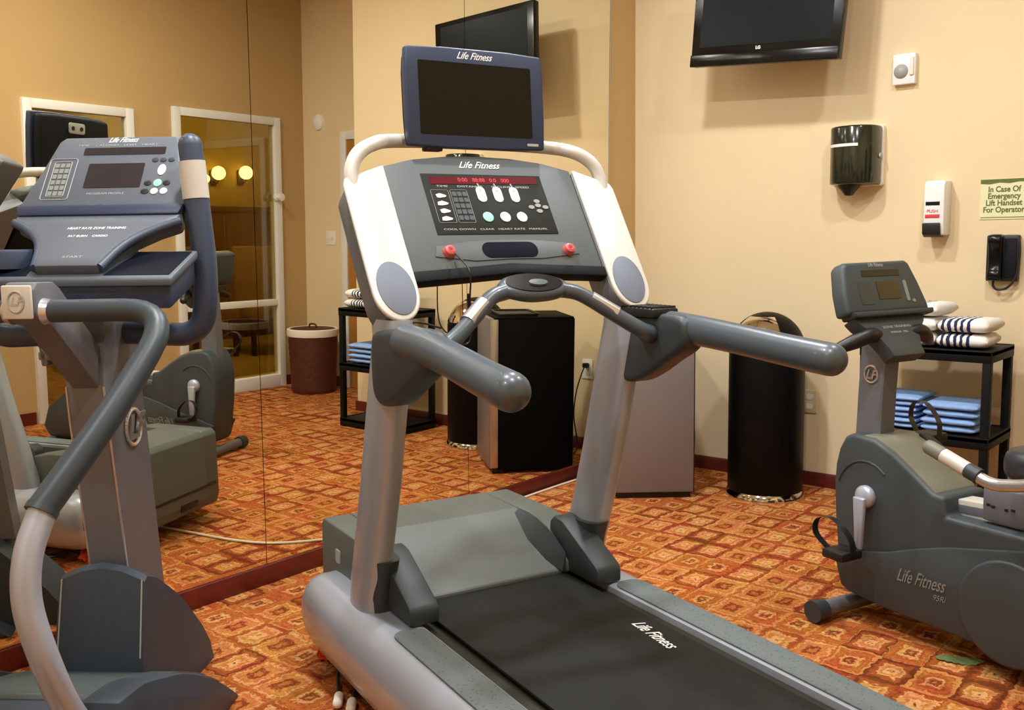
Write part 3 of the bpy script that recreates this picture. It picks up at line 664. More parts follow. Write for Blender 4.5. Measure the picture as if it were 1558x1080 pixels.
for u, v, mm, a, c in ((.113, .152, 'bracket', .009, .007), (.135, .152, 'bracket', .009, .007), (.157, .152, 'bracket', .009, .007), (.137, .118, 'key_white', .011, .018), (.108, .075, 'black', .010, .008), (.158, .075, 'black', .010, .008), (.134, .075, 'key_green', .011, .012), (.105, .048, 'black', .011, .008), (.130, .048, 'key_white', .010, .010), (.155, .048, 'key_white', .010, .010)):
    b = BM(); prism(b, ell(u, v, a, c, 18), 0, .002, head, .0004); obj('console_key', b, mm, eh)
# accessory tray
b = BM(); tr = [(-.305, -.165), (.262, -.165), (.268, -.02), (.268, .0), (-.315, .0), (-.315, -.02)]
TLT = lambda a, c, d: (a, c, d + (c + .165) * .38)
prism(b, tr, 1.146, 1.167, TLT, .006); et = obj('accessory_tray', b, 'blue_face', E_)
b = BM(); prism(b, [(-.295, -.150), (.252, -.150), (.258, -.02), (.258, .0), (-.305, .0)], 1.085, 1.147, TLT, .006); obj('tray_body', b, 'navy', et)
b = BM(); prism(b, [(.09, -.150), (.252, -.150), (.257, -.012), (.12, -.012)], 1.1655, 1.1685, TLT); prism(b, [(-.10, -.150), (-.29, -.150), (-.30, -.012), (-.13, -.012)], 1.1655, 1.1685, TLT); obj('tray_well', b, 'slot', et)
b = BM(); lathe(b, [(.075, 1.165), (.079, 1.205), (.076, 1.212), (.07, 1.205), (.066, 1.168)], (-.20, -.075, .025), 28); obj('bottle_ring', b, 'blue_plastic', et)
for s in (-1, 1):
    b = BM(); prism(b, [(-.13, 1.165), (.04, 1.165), (.10, 1.31), (.02, 1.30), (-.06, 1.235)], s * .06, s * .075, AX, .004); obj('console_gusset', b, 'blue_plastic', E_)
    b = BM(); tube(b, spline([low(s * .080, .005, -.012), low(s * .10, .08, -.012), low(s * .127, .13, -.012), low(s * .172, .175, -.012), low(s * .218, .207, -.012)]), .012, 12); obj('console_trim', b, 'blue_plastic', el)
b = BM(); box(b, (0, .10, 1.24), (.12, .06, .26), .01); obj('console_neck', b, 'blue_plastic', E_)
# base shrouds
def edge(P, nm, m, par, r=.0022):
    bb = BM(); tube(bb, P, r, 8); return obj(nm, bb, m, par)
hoodp = [(-.118, .19), (-.072, .392), (-.055, .402), (.0, .378), (.071, .327), (.145, .268), (.215, .197), (.28, .125), (.326, .06), (.345, .0), (-.10, .0)]
b = BM()
rings = []
for x, k in ((-.112, .985), (-.104, 1.0), (-.05, 1.055), (0, 1.075), (.05, 1.055), (.104, 1.0), (.112, .985)):
    rings.append([(x * (1 + .14 * max(0, (.39 - z)) / .2 * .3), y, z * (k if z > .3 else 1 + (k - 1) * z / .3)) for y, z in hoodp])
loft(b, rings); ph_ = obj('post_hood', b, 'hood', E_, 30)
for s in (-1, 1): edge([(s * .1085, -.115, .20), (s * .1055, -.0735, .392)], 'edge_trim', 'letter_dim', ph_); edge([(s * .0495, -.0155, .30), (s * .049, -.0855, .80), (s * .048, -.0955, .895)], 'edge_trim', 'steel', ep, .003)  # thin pale tubes added as bevel highlights along hood and post edges
b = BM(); prism(b, [(-.56, .0), (-.535, .13), (-.40, .238), (-.30, .218), (-.185, .186), (-.08, .147), (.02, .10), (.12, .045), (.19, .0)], -.2, .2, AX, .008)
lb = obj('base_shroud', b, 'hood', E_, 35)
for s in (-1, 1):
    b = BM(); prism(b, [(p.x, p.y) for p in spline([Vector(q) for q in ((-.585, .316, 0), (-.47, .303, 0), (-.363, .268, 0), (-.27, .234, 0), (-.176, .188, 0), (-.09, .138, 0), (-.006, .082, 0), (.07, .025, 0), (.10, .0, 0))], 3)] + [(-.60, 0)], s * .198, s * .283, AX, .006); obj('crank_cover', b, 'hood', lb, 35)
b = BM(); prism(b, [(-.41, .232), (-.40, .2415), (-.30, .2215), (-.185, .1895), (-.08, .1505), (.02, .1035), (.10, .062), (.10, .04), (0, .09), (-.08, .13), (-.3, .20)], -.188, .188, AX, .002); obj('shroud_deck', b, 'hood2', E_)
for s in (-1, 1):
    b = BM(); box(b, (s * .235, -.95, .13), (.06, .95, .05), .012); pa = obj('pedal_arm', b, 'silver', E_)
    b = BM(); prism(b, rrect(-.075, -.19, .075, .19, .05), .16, .185, lambda a, c, d: (s * .29 + a, -.98 + c, d), .005); obj('foot_pedal', b, 'black', pa)
    b = BM(); box(b, (s * .228, -.555, .165), (.05, .07, .06), .012); obj('pivot_joint', b, 'silver_dark', pa)
b = BM(); tube(b, [(-.30, -1.55, .03), (.30, -1.55, .03)], .03, 16); obj('rear_foot', b, 'silver', E_)
b = BM(); box(b, (0, -1.05, .05), (.16, 1.0, .08), .015); obj('base_rail', b, 'silver_dark', E_)

# ------------------------------------------------------------------ recumbent bike
B_ = thing('exercise_bike', 'charcoal recumbent exercise bike beside the towel shelf, cut by the right picture edge', 'exercise bike', (1.895, -1.4957, 0), TH)
sh = [(.086, .60), (.111, .555), (.125, .50), (.129, .44), (.122, .32), (.104, .17), (.085, .10), (.05, .082), (-.10, .07), (-.30, .07), (-.75, .06), (-1.02, .06), (-1.06, .12), (-1.02, .24), (-.80, .40), (-.533, .42), (-.29, .418), (-.285, .478), (-.245, .478), (-.174, .527), (-.10, .574), (-.027, .605), (.055, .612)]
b = BM(); prism(b, sh, -.10, .10, AX, .014, 3); bs = obj('shroud', b, 'bike', B_, 38)
b = BM(); prism(b, [(.06, .598), (.07, .607), (-.027, .612), (-.10, .582), (-.174, .535), (-.245, .485), (-.255, .468), (-.174, .515), (-.1, .56), (-.02, .595)], -.088, .095, AX, .004); obj('shroud_top', b, 'bike_top', bs)
# raised lower side panels with seam and the round bulge
lowp = [(.118, .20), (.045, .222), (-.03, .245), (-.10, .262), (-.20, .300), (-.315, .335), (-.42, .358), (-.54, .385), (-.70, .40), (-.78, .385), (-.96, .25), (-1.0, .12), (-.96, .08), (-.75, .075), (-.30, .08), (-.10, .08), (.05, .09), (.08, .105), (.10, .17)]
for s in (-1, 1):
    b = BM(); prism(b, lowp, s * .098, s * .112, AX, .006); sp = obj('lower_panel', b, 'bike', bs)
    b = BM(); prism(b, ell(-.515, .20, .155, .15, 40), s * .110, s * .128, AX, .012, 3); obj('wheel_cover', b, 'bike', sp, 50)
    if s < 0:
        text('lettering', 'Life Fitness', .058, frame((-.1135, -.222, .208), (0, -1, .06), (0, .06, 1)), 'key_grey', sp, .55, .0002, width=.172)
        text('lettering', '95Ri', .024, frame((-.1135, -.29, .172), (0, -1, .06), (0, .06, 1)), 'key_grey', sp, .3)
    b = BM(); P = [(s * .1, .0 + .115 * math.cos(a), .40 + .13 * math.sin(a)) for a in [PI * (.12 + .6 * k / 14) for k in range(15)]]
    tube(b, P, .004, 8); obj('shroud_seam', b, 'bracket', bs)
    # crank, pedal, strap
    lo = -1 if s < 0 else 1
    z1 = .248 if s < 0 else .58
    b = BM(); lathe(b, [(.001, 0), (.036, 0), (.036, .012), (.028, .022), (.001, .026)], (0, 0, 0), 26, lambda p: Vector((s * (.10 + p.z), -.006 + p.x, .418 + p.y)))
    prism(b, [(-.026, .418), (.018, .418), (.006, z1 + .002), (-.008, z1 - .006), (-.018, z1 + .004)], s * .120, s * .138, AX, .005)
    ck = obj('crank_arm', b, 'silver', B_, 50)
    b = BM(); box(b, (s * .198, .0, z1 - .002), (.095, .085, .030), .008); tube(b, [(s * .135, 0, z1), (s * .16, 0, z1)], .01, 10); pd = obj('pedal', b, 'black', ck)
    b = BM(); pts = spline([(s * .195, -.045, z1), (s * .202, -.035, z1 + .055), (s * .212, .02, z1 + .105), (s * .222, .075, z1 + .10), (s * .222, .088, z1 + .05), (s * .205, .045, z1)], 6)
    L_, R_ = [], []
    for p in pts: L_.append(b.verts.new(p + Vector((-.013, 0, 0)))); R_.append(b.verts.new(p + Vector((.013, 0, 0))))
    for i in range(len(pts) - 1): b.faces.new((L_[i], L_[i + 1], R_[i + 1], R_[i]))
    bmesh.ops.solidify(b, geom=b.faces[:], thickness=.003); obj('pedal_strap', b, 'black', pd)
# feet
for y, z in ((.073, .038), (-1.0, .038)):
    b = BM(); tube(b, [(-.205, y, z), (.205, y, z)], .026, 18); ft = obj('stabiliser_foot', b, 'silver_dark', B_)
    for s in (-1, 1):
        b = BM(); tube(b, [(s * .195, y, z), (s * .245, y, z)], [.034, .036], 20, ('flat', 'flat')); obj('foot_cap', b, 'bracket', ft)
# column and console
b = BM(); loft(b, [[(x, y + yy, z) for x, yy in ((-.032, -.047), (.032, -.047), (.032, .05), (-.032, .05))] for y, z in ((.052, .565), (.045, .75), (.034, .93))]); col = obj('console_post', b, 'silver_dark', B_)
b = BM()
for i in range(24):
    a, c = 2 * PI * i / 24, 2 * PI * (i + 1) / 24
    tube(b, [(-.034, .045 + .026 * math.cos(a), .80 + .027 * math.sin(a)), (-.034, .045 + .026 * math.cos(c), .80 + .027 * math.sin(c))], .0035, 8)
obj('post_emblem', b, 'steel', col)
text('lettering', 'LF', .042, frame((-.0345, .046, .798), (0, -1, 0), (0, 0, 1)), 'steel', col, .3, .0012, depth=.002)
BV = Vector((0, .06, .165)).normalized(); BN = Vector((0, -BV.z, BV.y)); BP = Vector((0, .008, 1.0))
def bh(u, v, w): return BP + Vector((u, 0, 0)) + BV * v + BN * w
bo = [(-.185, 0), (.200, 0), (.196, .03), (.178, .10), (.155, .168), (.140, .176), (-.140, .172), (-.158, .160), (-.178, .08)]
b = BM(); prism(b, bo, -.06, 0, bh, .014, 3); bc = obj('console', b, 'bike', B_, 50)
b = BM(); prism(b, [(-.165, -.012), (.195, -.012), (.20, .006), (-.17, .006)], -.05, .014, bh, .005); obj('console_lip', b, 'bracket', bc)
DV = Vector((0, .085, .115)).normalized(); DN = Vector((0, -DV.z, DV.y)); DP = Vector((0, -.075, .872))
def bl(u, v, w): return DP + Vector((u, 0, 0)) + DV * v + DN * w
b = BM(); prism(b, [(-.07, 0), (.075, 0), (.078, .03), (.10, .075), (.155, .12), (.17, .15), (-.16, .15), (-.145, .12), (-.095, .075), (-.075, .03)], -.05, 0, bl, .006); bl_ = obj('lower_console', b, 'bike', B_)
def bfr(f, V, u, v): return frame(f(u, v, .0005), (1, 0, 0), V)
text('lettering', 'ZONE TRAINING', .012, bfr(bl, DV, .01, .105), 'letter_dim', bl_, width=.13, depth=.0002)
text('lettering', 'MANUAL  HILL', .010, bfr(bl, DV, .01, .085), 'letter_dim', bl_, width=.08, depth=.0002)
text('lettering', 'Life Fitness', .018, bfr(bh, BV, -.01, .160), 'letter_dim', bc, .3, width=.07, depth=.0002)
b = BM(); prism(b, rrect(-.085, .122, .092, .143, .003, 2), 0, .0015, bh); obj('readout_window', b, 'black', bc)
b = BM(); prism(b, rrect(-.03, .045, .072, .104, .003, 2), 0, .0015, bh); obj('readout_window', b, 'lcd', bc)
b = BM(); prism(b, rrect(-.115, .03, -.055, .106, .008, 3), 0, .0015, bh); obj('number_keypad', b, 'bracket', bc)
b = BM(); prism(b, rrect(.098, .035, .112, .105, .005, 3), 0, .002, bh); prism(b, ell(.13, .035, .007, .006, 14), 0, .002, bh); obj('level_keys', b, 'key_grey', bc)
# bullhorn grips
for s in (-1, 1):
    b = BM(); tube(b, spline([(s * .02, .02, .90), (s * .06, .0, .925), (s * .115, -.015, .935), (s * .165, .0, .918), (s * .205, .02, .90)]), [.02, .021, .024, .024, .019], 18, ('flat', 'round')); obj('front_grip', b, 'black', B_, 60)
# seat rail, carriage, seat
b = BM(); box(b, (0, -.52, .449), (.07, .56, .056), .003, Matrix.Rotation(-.06, 3, 'X')); rl = obj('seat_rail', b, 'panel_white', B_)
for s in (-1, 1):
    b = BM(); box(b, (s * .0355, -.52, .449), (.003, .56, .026), .001, Matrix.Rotation(-.06, 3, 'X')); obj('rail_groove', b, 'silver_dark', rl)
b = BM(); box(b, (0, -.56, .478), (.12, .36, .10), .008); sc_ = obj('seat_carriage', b, 'silver_dark', B_)
b = BM()
for q in (-.40, -.415, -.455, -.475): box(b, (-.0605, q, .472 + .004 * math.sin(q * 90)), (.002, .012, .008), .001)
obj('carriage_mark', b, 'black', sc_)
b = BM(); prism(b, rrect(-.20, -.30, .20, .24, .09), 0, .085, lambda a, c, d: (a, -.73 + c, .588 + d), .03, 3); obj('seat', b, 'seat', B_, 50)
b = BM(); prism(b, rrect(-.19, -.26, .19, .26, .09), 0, .07, lambda a, c, d: (a, -1.03 - d + -.30 * (c + .1) * .4, .92 + c), .026, 3); obj('backrest', b, 'seat', B_, 50)
b = BM(); box(b, (0, -1.075, .72), (.16, .05, .5), .012, Matrix.Rotation(.12, 3, 'X')); box(b, (0, -.86, .53), (.16, .46, .05), .01); obj('back_frame', b, 'silver_dark', B_)
for s in (-1, 1):
    b = BM(); tube(b, spline([(s * .245, -.355, .648), (s * .25, -.45, .618), (s * .25, -.53, .592), (s * .25, -.60, .60), (s * .25, -.72, .625), (s * .22, -.90, .60), (s * .08, -.98, .56)]), .0165, 18, ('round', 'flat')); sh_ = obj('seat_handle', b, 'steel', B_, 60)
    b = BM(); tube(b, [(s * .247, -.385, .6395), (s * .250, -.462, .6145)], .0205, 18); obj('sensor_plate', b, 'panel_white', sh_)
    b = BM(); tube(b, [(s * .250, -.464, .614), (s * .25, -.498, .603)], .0215, 18); obj('handle_sleeve', b, 'bracket', sh_)
    b = BM(); tube(b, [(s * .245, -.340, .6535), (s * .247, -.384, .640)], .0205, 18, ('round', 'flat')); obj('handle_cap', b, 'bike_top', sh_)
b = BM(); box(b, (.104, -.09, .575), (.04, .10, .03), .006, Matrix.Rotation(.5, 3, 'X')); obj('far_pedal_guard', b, 'black', bs)

# ------------------------------------------------------------------ wall-mounted TV
TV = thing('wall_television', 'black flat television on a swivel arm high on the cream wall', 'television', (.857, -.30, 2.285), .03)
RT = Matrix.Rotation(.065, 3, 'Y') @ Matrix.Rotation(-.04, 3, 'X')
def tv(u, v, w): return RT @ Vector((u, -w, v))
b = BM(); prism(b, [(-.368, -.232), (.368, -.232), (.372, .235), (-.372, .235)], -.05, .0, tv, .006); tb = obj('cabinet', b, 'tv_black', TV)
b = BM(); prism(b, [(-.367, -.238), (.367, -.238), (.367, -.180), (-.367, -.180)], .0, .012, tv, .005); obj('speaker_bar', b, 'tv_black', TV)
b = BM(); prism(b, [(-.325, -.145), (.325, -.145), (.325, .205), (-.325, .205)], .0, .0015, tv); obj('tv_screen', b, 'tv_screen', TV)
b = BM(); box(b, (0, .09, 0), (.50, .05, .30), .01); obj('rear_housing', b, 'black', TV)
b = BM(); box(b, (0, .13, 0), (.2, .04, .2), .004); box(b, (0, .20, 0), (.06, .16, .06), .006); box(b, (0, .285, 0), (.16, .02, .3), .004); obj('swivel_arm', b, 'black_metal', TV)
text('logo', 'LG', .02, frame(tv(-.02, -.163, .001), RT @ Vector((1, 0, 0)), RT @ Vector((0, 0, 1))), 'letter', TV, bold=.0008)
b = BM(); prism(b, rrect(.335, .082, .357, .092, .003, 2), 0, .002, tv); obj('energy_sticker', b, 'letter', TV)

# ------------------------------------------------------------------ fridge, bin, shelf
F_ = thing('mini_fridge', 'waist-high mini fridge with stainless door set diagonally in the corner', 'fridge', (.375, -.834, 0), .7208)
b = BM(); box(b, (.1925, .255, .425), (.385, .41, .81), .006); obj('cabinet', b, 'fridge_side', F_)
b = BM(); box(b, (.1925, .024, .43), (.385, .048, .80), .008); fd = obj('door', b, 'stainless', F_)
b = BM(); box(b, (.0025, .026, .43), (.012, .042, .79), .003); obj('door_edge', b, 'steel', fd)
b = BM(); box(b, (.384, .026, .43), (.006, .05, .80), .002); obj('door_gasket', b, 'black', fd)
b = BM(); box(b, (.1925, .05, .018), (.36, .06, .036), .004); obj('kick_plate', b, 'black', F_)
b = BM(); box(b, (.1925, .24, .832), (.385, .43, .012), .004); obj('top_panel', b, 'fridge_side', F_)
tr_ = thing('serving_tray', 'flat black tray lying on top of the mini fridge', 'tray', (.375, -.834, .8385), .7208)
b = BM(); prism(b, rrect(.03, .06, .30, .27, .02), 0, .008, AZ, .002); obj('tray_base', b, 'black', tr_)
b = BM(); o_ = rrect(.03, .06, .30, .27, .02)
for i in range(len(o_)): tube(b, [(*o_[i], .012), (*o_[(i + 1) % len(o_)], .012)], .006, 6)
obj('tray_rim', b, 'black', tr_)

W_ = thing('trash_can', 'tall black round trash can with chrome flap, between fridge and bike', 'trash can', (.894, -.30, 0))
R = .178
b = BM(); lathe(b, [(.001, .018), (R - .006, .018), (R - .002, .03), (R, .035), (R, .70), (R - .001, .705), (.001, .705)], (0, 0, 0), 48); obj('bin_body', b, 'bin_black', W_)
b = BM(); lathe(b, [(.001, 0), (R + .012, 0), (R + .013, .006), (R + .004, .026), (R - .002, .034), (.001, .034)], (0, 0, 0), 48); obj('base_ring', b, 'chrome', W_)
b = BM(); lathe(b, [(R, .703)] + [(R * math.cos(a) + .0006, .705 + .185 * math.sin(a)) for a in [PI / 2 * k / 12 for k in range(13)]], (0, 0, 0), 48); dm = obj('dome_lid', b, 'bin_black', W_)
b = BM(); fl_ = []
az = -1.52
for i in range(13):
    el_ = .22 + .86 * i / 12
    fl_.append([Vector((math.cos(el_) * math.cos(az + a) * (R + .003), math.cos(el_) * math.sin(az + a) * (R + .003), .705 + .188 * math.sin(el_))) for a in [-.78 + 1.56 * k / 16 for k in range(17)]])
G = [[b.verts.new(p) for p in r] for r in fl_]
for a, c in zip(G, G[1:]):
    for k in range(16): b.faces.new((a[k], a[k + 1], c[k + 1], c[k]))
bmesh.ops.solidify(b, geom=b.faces[:], thickness=.004); obj('swing_flap', b, 'chrome', dm, 60)

S_ = thing('towel_shelf', 'black open metal shelf against the wall holding striped and blue towels', 'shelf', (1.665, -.278, 0))
SX, SY = .265, .172
for sx in (-1, 1):
    for sy in (-1, 1):
        b = BM(); box(b, (sx * (SX - .017), sy * (SY - .017), .388), (.034, .034, .776), .004); obj('leg', b, 'black_metal', S_)
for z, nm in ((.765, 'shelf_board'), (.41, 'shelf_board'), (.045, 'shelf_board')):
    b = BM(); box(b, (0, 0, z), (2 * SX + .004, 2 * SY + .004, .02), .003); sb = obj(nm, b, 'black_metal', S_)
    b = BM()
    for sy in (-1, 1): box(b, (0, sy * (SY - .004), z - .012), (2 * SX + .002, .012, .05), .003)
    for sx in (-1, 1): box(b, (sx * (SX - .004), 0, z - .012), (.012, 2 * SY, .05), .003)
    obj('shelf_rim', b, 'black_metal', sb)

def towel_bm(w, d, h, folds=2, seed=0):
    """folded towel: stacked rounded layers"""
    bb = BM(); n = 20; hh = h / folds
    for f in range(folds):
        rings = []
        for i in range(13):
            t = i / 12; x = -w / 2 + w * t; k = 1 if 0 < i < 12 else .55
            e = .82 + .18 * math.sin(PI * t) ** .35
            ring = []
            for j in range(n):
                a = 2 * PI * j / n
                yy = math.copysign(abs(math.cos(a)) ** .5, math.cos(a)) * d / 2 * (1 + .02 * math.sin(i * 1.3 + f + seed)) * (.97 if k < 1 else 1)
                zz = math.copysign(abs(math.sin(a)) ** .7, math.sin(a)) * hh * .488 * k * e
                ring.append((x, yy - (.006 if f % 2 else 0), hh * (f + .5) + zz))
            rings.append(ring)
        loft(bb, rings)
    return bb
def towel(nm, m, x, y, z, w, d, h, rz, label, grp, folds, seed):
    b = towel_bm(w, d, h, folds, seed); o = obj(nm, b, m, None, 70)
    o.location = (x, y, z); o.rotation_euler = (0, 0, rz); tag(o, label, 'towel', grp); return o
zs = .4235
BL = [(1.545, 0, .19, 'folded pale blue towel at the bottom of the stack half hidden by the bike'), (1.545, 1, .185, 'folded pale blue towel in the middle of the stack half hidden by the bike'),
      (1.55, 2, .19, 'folded pale blue towel topping the taller stack on the lower shelf'), (1.765, 0, .215, 'thick folded blue towel at the bottom, beside the front shelf leg'),
      (1.77, 1, .215, 'thick folded blue towel on top, beside the front shelf leg')]
for x, k, w, lab in BL:
    hh = .046 if x < 1.6 else .062
    towel('folded_towel', 'towel_blue', x, -.295, zs + k * (hh + .0015), w, .26, hh, .03 * (k - 1) + (.01 if x > 1.6 else -.02), lab, 'blue towels on the lower shelf', 2, k + int(x * 10))
zt = .7785
ST = [(1.60, 0, 'striped navy and white towel lowest in the taller stack on top shelf'), (1.605, 1, 'striped navy and white towel second from bottom of the taller stack'),
      (1.615, 2, 'striped navy and white towel topping the taller stack on top shelf'), (1.80, 0, 'striped navy and white towel at the bottom of the stack at the shelf end'),
      (1.805, 1, 'striped navy and white towel on top of the stack at the shelf end')]
for x, k, lab in ST:
    hh = .060
    towel('striped_towel', 'stripe', x, -.30 + .008 * k, zt + k * (hh + .0015), .19 if x < 1.7 else .20, .26, hh, .05 * (1 - k), lab, 'striped towels on the top shelf', 1, k + int(x * 10))

# ------------------------------------------------------------------ wall fittings
A_ = thing('alarm_strobe', 'small square white alarm strobe on the wall beside the television', 'alarm', (1.405, 0, 1.99))
b = BM(); box(b, (0, -.0155, 0), (.10, .035, .135), .004); obj('backbox', b, 'white_plastic', A_)
b = BM(); lathe(b, [(.001, .022), (.02, .018), (.031, .004), (.033, 0)], (0, 0, 0), 28, lambda p: Vector((-.012 + p.x, -.032 - p.z, -.01 + p.y))); obj('sounder_dome', b, 'letter_dim', A_)
b = BM(); box(b, (.036, -.036, .01), (.018, .012, .08), .003); obj('strobe_lens', b, 'linen', A_)

P_ = thing('paper_towel_dispenser', 'dark smoky green paper towel dispenser mounted on the cream wall', 'dispenser', (1.205, 0, 1.61))
b = BM(); prism(b, rrect(-.115, -.135, .118, .142, .012), .002, -.03, AY, .004); obj('back_plate', b, 'linen', P_)
b = BM(); O = [(.112 * math.cos(a), -.05 - .115 * math.sin(a) ** .8) for a in [PI * k / 20 for k in range(21)]] + [(-.112, -.025), (.112, -.025)]
prism(b, O, -.128, .138, AZ, .01); pc = obj('cover', b, 'smoke', P_, 50)
b = BM(); pts = [(.1135 * math.cos(a), -.05 - .1165 * math.sin(a) ** .8, .05) for a in [PI * (.36 + .56 * k / 12) for k in range(13)]]
L1 = [b.verts.new((x, y, .043)) for x, y, z in pts]; L2 = [b.verts.new((x, y, .056)) for x, y, z in pts]
for i in range(12): b.faces.new((L1[i], L1[i + 1], L2[i + 1], L2[i]))
bmesh.ops.solidify(b, geom=b.faces[:], thickness=.001); obj('label_strip', b, 'letter', pc)
b = BM(); lathe(b, [(.052, .0), (.05, -.012), (.03, -.035), (.018, -.052), (.001, -.054)], (-.015, -.09, -.126), 24); lathe(b, [(.052, .0), (.001, 0.001)], (-.015, -.09, -.126), 24); obj('feed_nozzle', b, 'black', P_)
b = BM(); lathe(b, [(.001, .01), (.012, .008), (.013, 0)], (0, 0, 0), 16, lambda p: Vector((.112 + p.z, -.055 + p.x, .0 + p.y))); obj('cover_lock', b, 'letter_dim', P_)

Q_ = thing('soap_dispenser', 'tall white soap dispenser with dark push lever on the cream wall', 'dispenser', (1.578, 0, 1.36))
b = BM(); prism(b, [(0, -.118), (0, .125), (-.085, .122), (-.10, .105), (-.10, -.06), (-.088, -.118)], -.044, .044, AX, .008); obj('housing', b, 'white_plastic', Q_)
b = BM(); prism(b, [(-.04, -.126), (-.085, -.126), (-.108, -.112), (-.112, -.065), (-.10, -.062), (-.04, -.10)], -.045, .030, AX, .004); obj('push_lever', b, 'black', Q_)
b = BM(); box(b, (-.005, -.1005, .022), (.06, .004, .016), .001); obj('level_window', b, 'con_dark', Q_)
b = BM(); box(b, (-.005, -.1005, -.034), (.062, .002, .016), .0005); lb_ = obj('red_label', b, 'red_text', Q_)
text('lettering', 'PUSH', .02, frame((-.005, -.1012, -.012), (1, 0, 0), (0, 0, 1)), 'red_text', Q_)

G_ = thing('emergency_sign', 'cream paper sign with green header taped above the black wall phone', 'sign', (1.839, 0, 1.394))
b = BM(); box(b, (0, -.002, 0), (.192, .003, .172)); obj('sign_sheet', b, 'sign_paper', G_)
b = BM(); prism(b, [(-.096, .086), (.096, .086), (.096, .070), (.06, .073), (.02, .067), (-.02, .071), (-.06, .065), (-.096, .068)], -.0035, -.0045, AY); box(b, (0, -.004, -.078), (.185, .001, .003)); obj('sign_header', b, 'sign_green', G_)
text('lettering', 'In Case Of\nEmergency\nLift Handset\nFor Operator', .034, frame((0, -.004, -.002), (1, 0, 0), (0, 0, 1)), 'sign_green', G_, bold=.0008, line=.86, width=.165)

H_ = thing('wall_phone', 'black handset wall phone hanging below the emergency sign', 'phone', (1.85, 0, 1.14))
b = BM(); box(b, (0, -.018, 0), (.13, .036, .20), .008); obj('phone_base', b, 'black', H_)
b = BM(); prism(b, [(-.03, .105), (-.075, .10), (-.082, .07), (-.064, .04), (-.062, -.04), (-.08, -.065), (-.075, -.095), (-.03, -.10)], -.052, .005, AX, .012, 3); obj('handset', b, 'tv_black', H_)
b = BM(); box(b, (.033, -.038, .0), (.05, .006, .17), .003); obj('face_plate', b, 'con_dark', H_)
b = BM(); tube(b, spline([(-.03, -.04, -.095), (-.03, -.04, -.12), (-.012, -.04, -.135), (.025, -.04, -.127), (.056, -.04, -.085), (.068, -.035, .0), (.066, -.03, .07)]), .005, 10); obj('phone_cord', b, 'black', H_)

def outlet(x, z, label, pm='white_plastic'):
    t = thing('wall_outlet', label, 'outlet', (x, 0, z), 0, 'wall outlets')
    b = BM(); prism(b, rrect(-.036, -.058, .036, .058, .005), 0, -.006, AY, .002); obj('cover_plate', b, pm, t)
    b = BM()
    for dz in (-.024, .024): prism(b, rrect(-.017, dz - .014, .017, dz + .014, .008), -.006, -.008, AY)
    obj('socket', b, 'linen', t)
    return t
outlet(.985, .425, 'beige wall outlet half hidden behind the trash can', 'plate_beige')
outlet(.30, .48, 'white wall outlet behind the fridge, seen only in the mirror')
c_ = BM(); box(c_, (.30, -.024, .504), (.03, .032, .028), .005)
tube(c_, spline([(.30, -.035, .50), (.31, -.06, .44), (.34, -.06, .34), (.36, -.05, .20), (.34, -.04, .05), (.31, -.1, .008), (.26, -.25, .006), (.25, -.4, .006)]), .004, 8)
pc_ = obj('power_cord', c_, 'black', F_)
pc_.data.transform((Matrix.Translation((.375, -.834, 0)) @ Matrix.Rotation(.7208, 4, 'Z')).inverted())

b = BM(); lathe(b, [(.001, .032), (.03, .030), (.055, .018), (.06, 0)], (0, 0, 0), 28, lambda p: Vector((3.31 + p.x, .65 - p.z, 2.12 + p.y * 1.1))); lathe(b, [(.06, 0), (.001, -.0005)], (0, 0, 0), 28, lambda p: Vector((3.31 + p.x, .65 - p.z, 2.12 + p.y * 1.1)))
tag(obj('smoke_detector', b, 'white_plastic'), 'small round white detector high on the entrance recess wall', 'detector')
t = thing('light_switch', 'cream light switch beside the wooden door, seen in the mirror', 'switch', (3.19, .65, 1.2))
b = BM(); prism(b, rrect(-.055, -.055, .055, .055, .005), 0, -.006, AY, .002); obj('cover_plate', b, 'linen', t)
for u in (-.022, .022):
    b = BM(); box(b, (u, -.010, 0), (.014, .012, .03), .003, Matrix.Rotation(.3, 3, 'X')); obj('toggle', b, 'white_plastic', t)

K_ = thing('laundry_basket', 'round brown wicker hamper with white liner by the glass door', 'basket', (3.08, .34, 0))
b = BM()
prof = [(.001, .0), (.165, .0)]
for k in range(19): prof.append((.17 + .022 * k / 18 + (.004 if k % 2 else 0), .01 + .47 * k / 18))
prof += [(.195, .49), (.182, .49), (.165, .03), (.001, .025)]
lathe(b, prof, (0, 0, 0), 40); obj('basket_body', b, 'wicker', K_, 60)
b = BM(); lathe(b, [(.184, .455), (.198, .445), (.203, .47), (.200, .497), (.188, .503), (.178, .497), (.176, .45)], (0, 0, 0), 40); obj('liner', b, 'linen', K_)
b = BM(); lathe(b, [(.001, .487), (.178, .487), (.181, .494), (.17, .502), (.001, .508)], (0, 0, 0), 40); bd_ = obj('lid', b, 'wicker', K_)
b = BM(); tube(b, spline([(-.04, 0, .505), (-.03, 0, .532), (.03, 0, .532), (.04, 0, .505)]), .007, 8); obj('lid_handle', b, 'wicker', bd_)

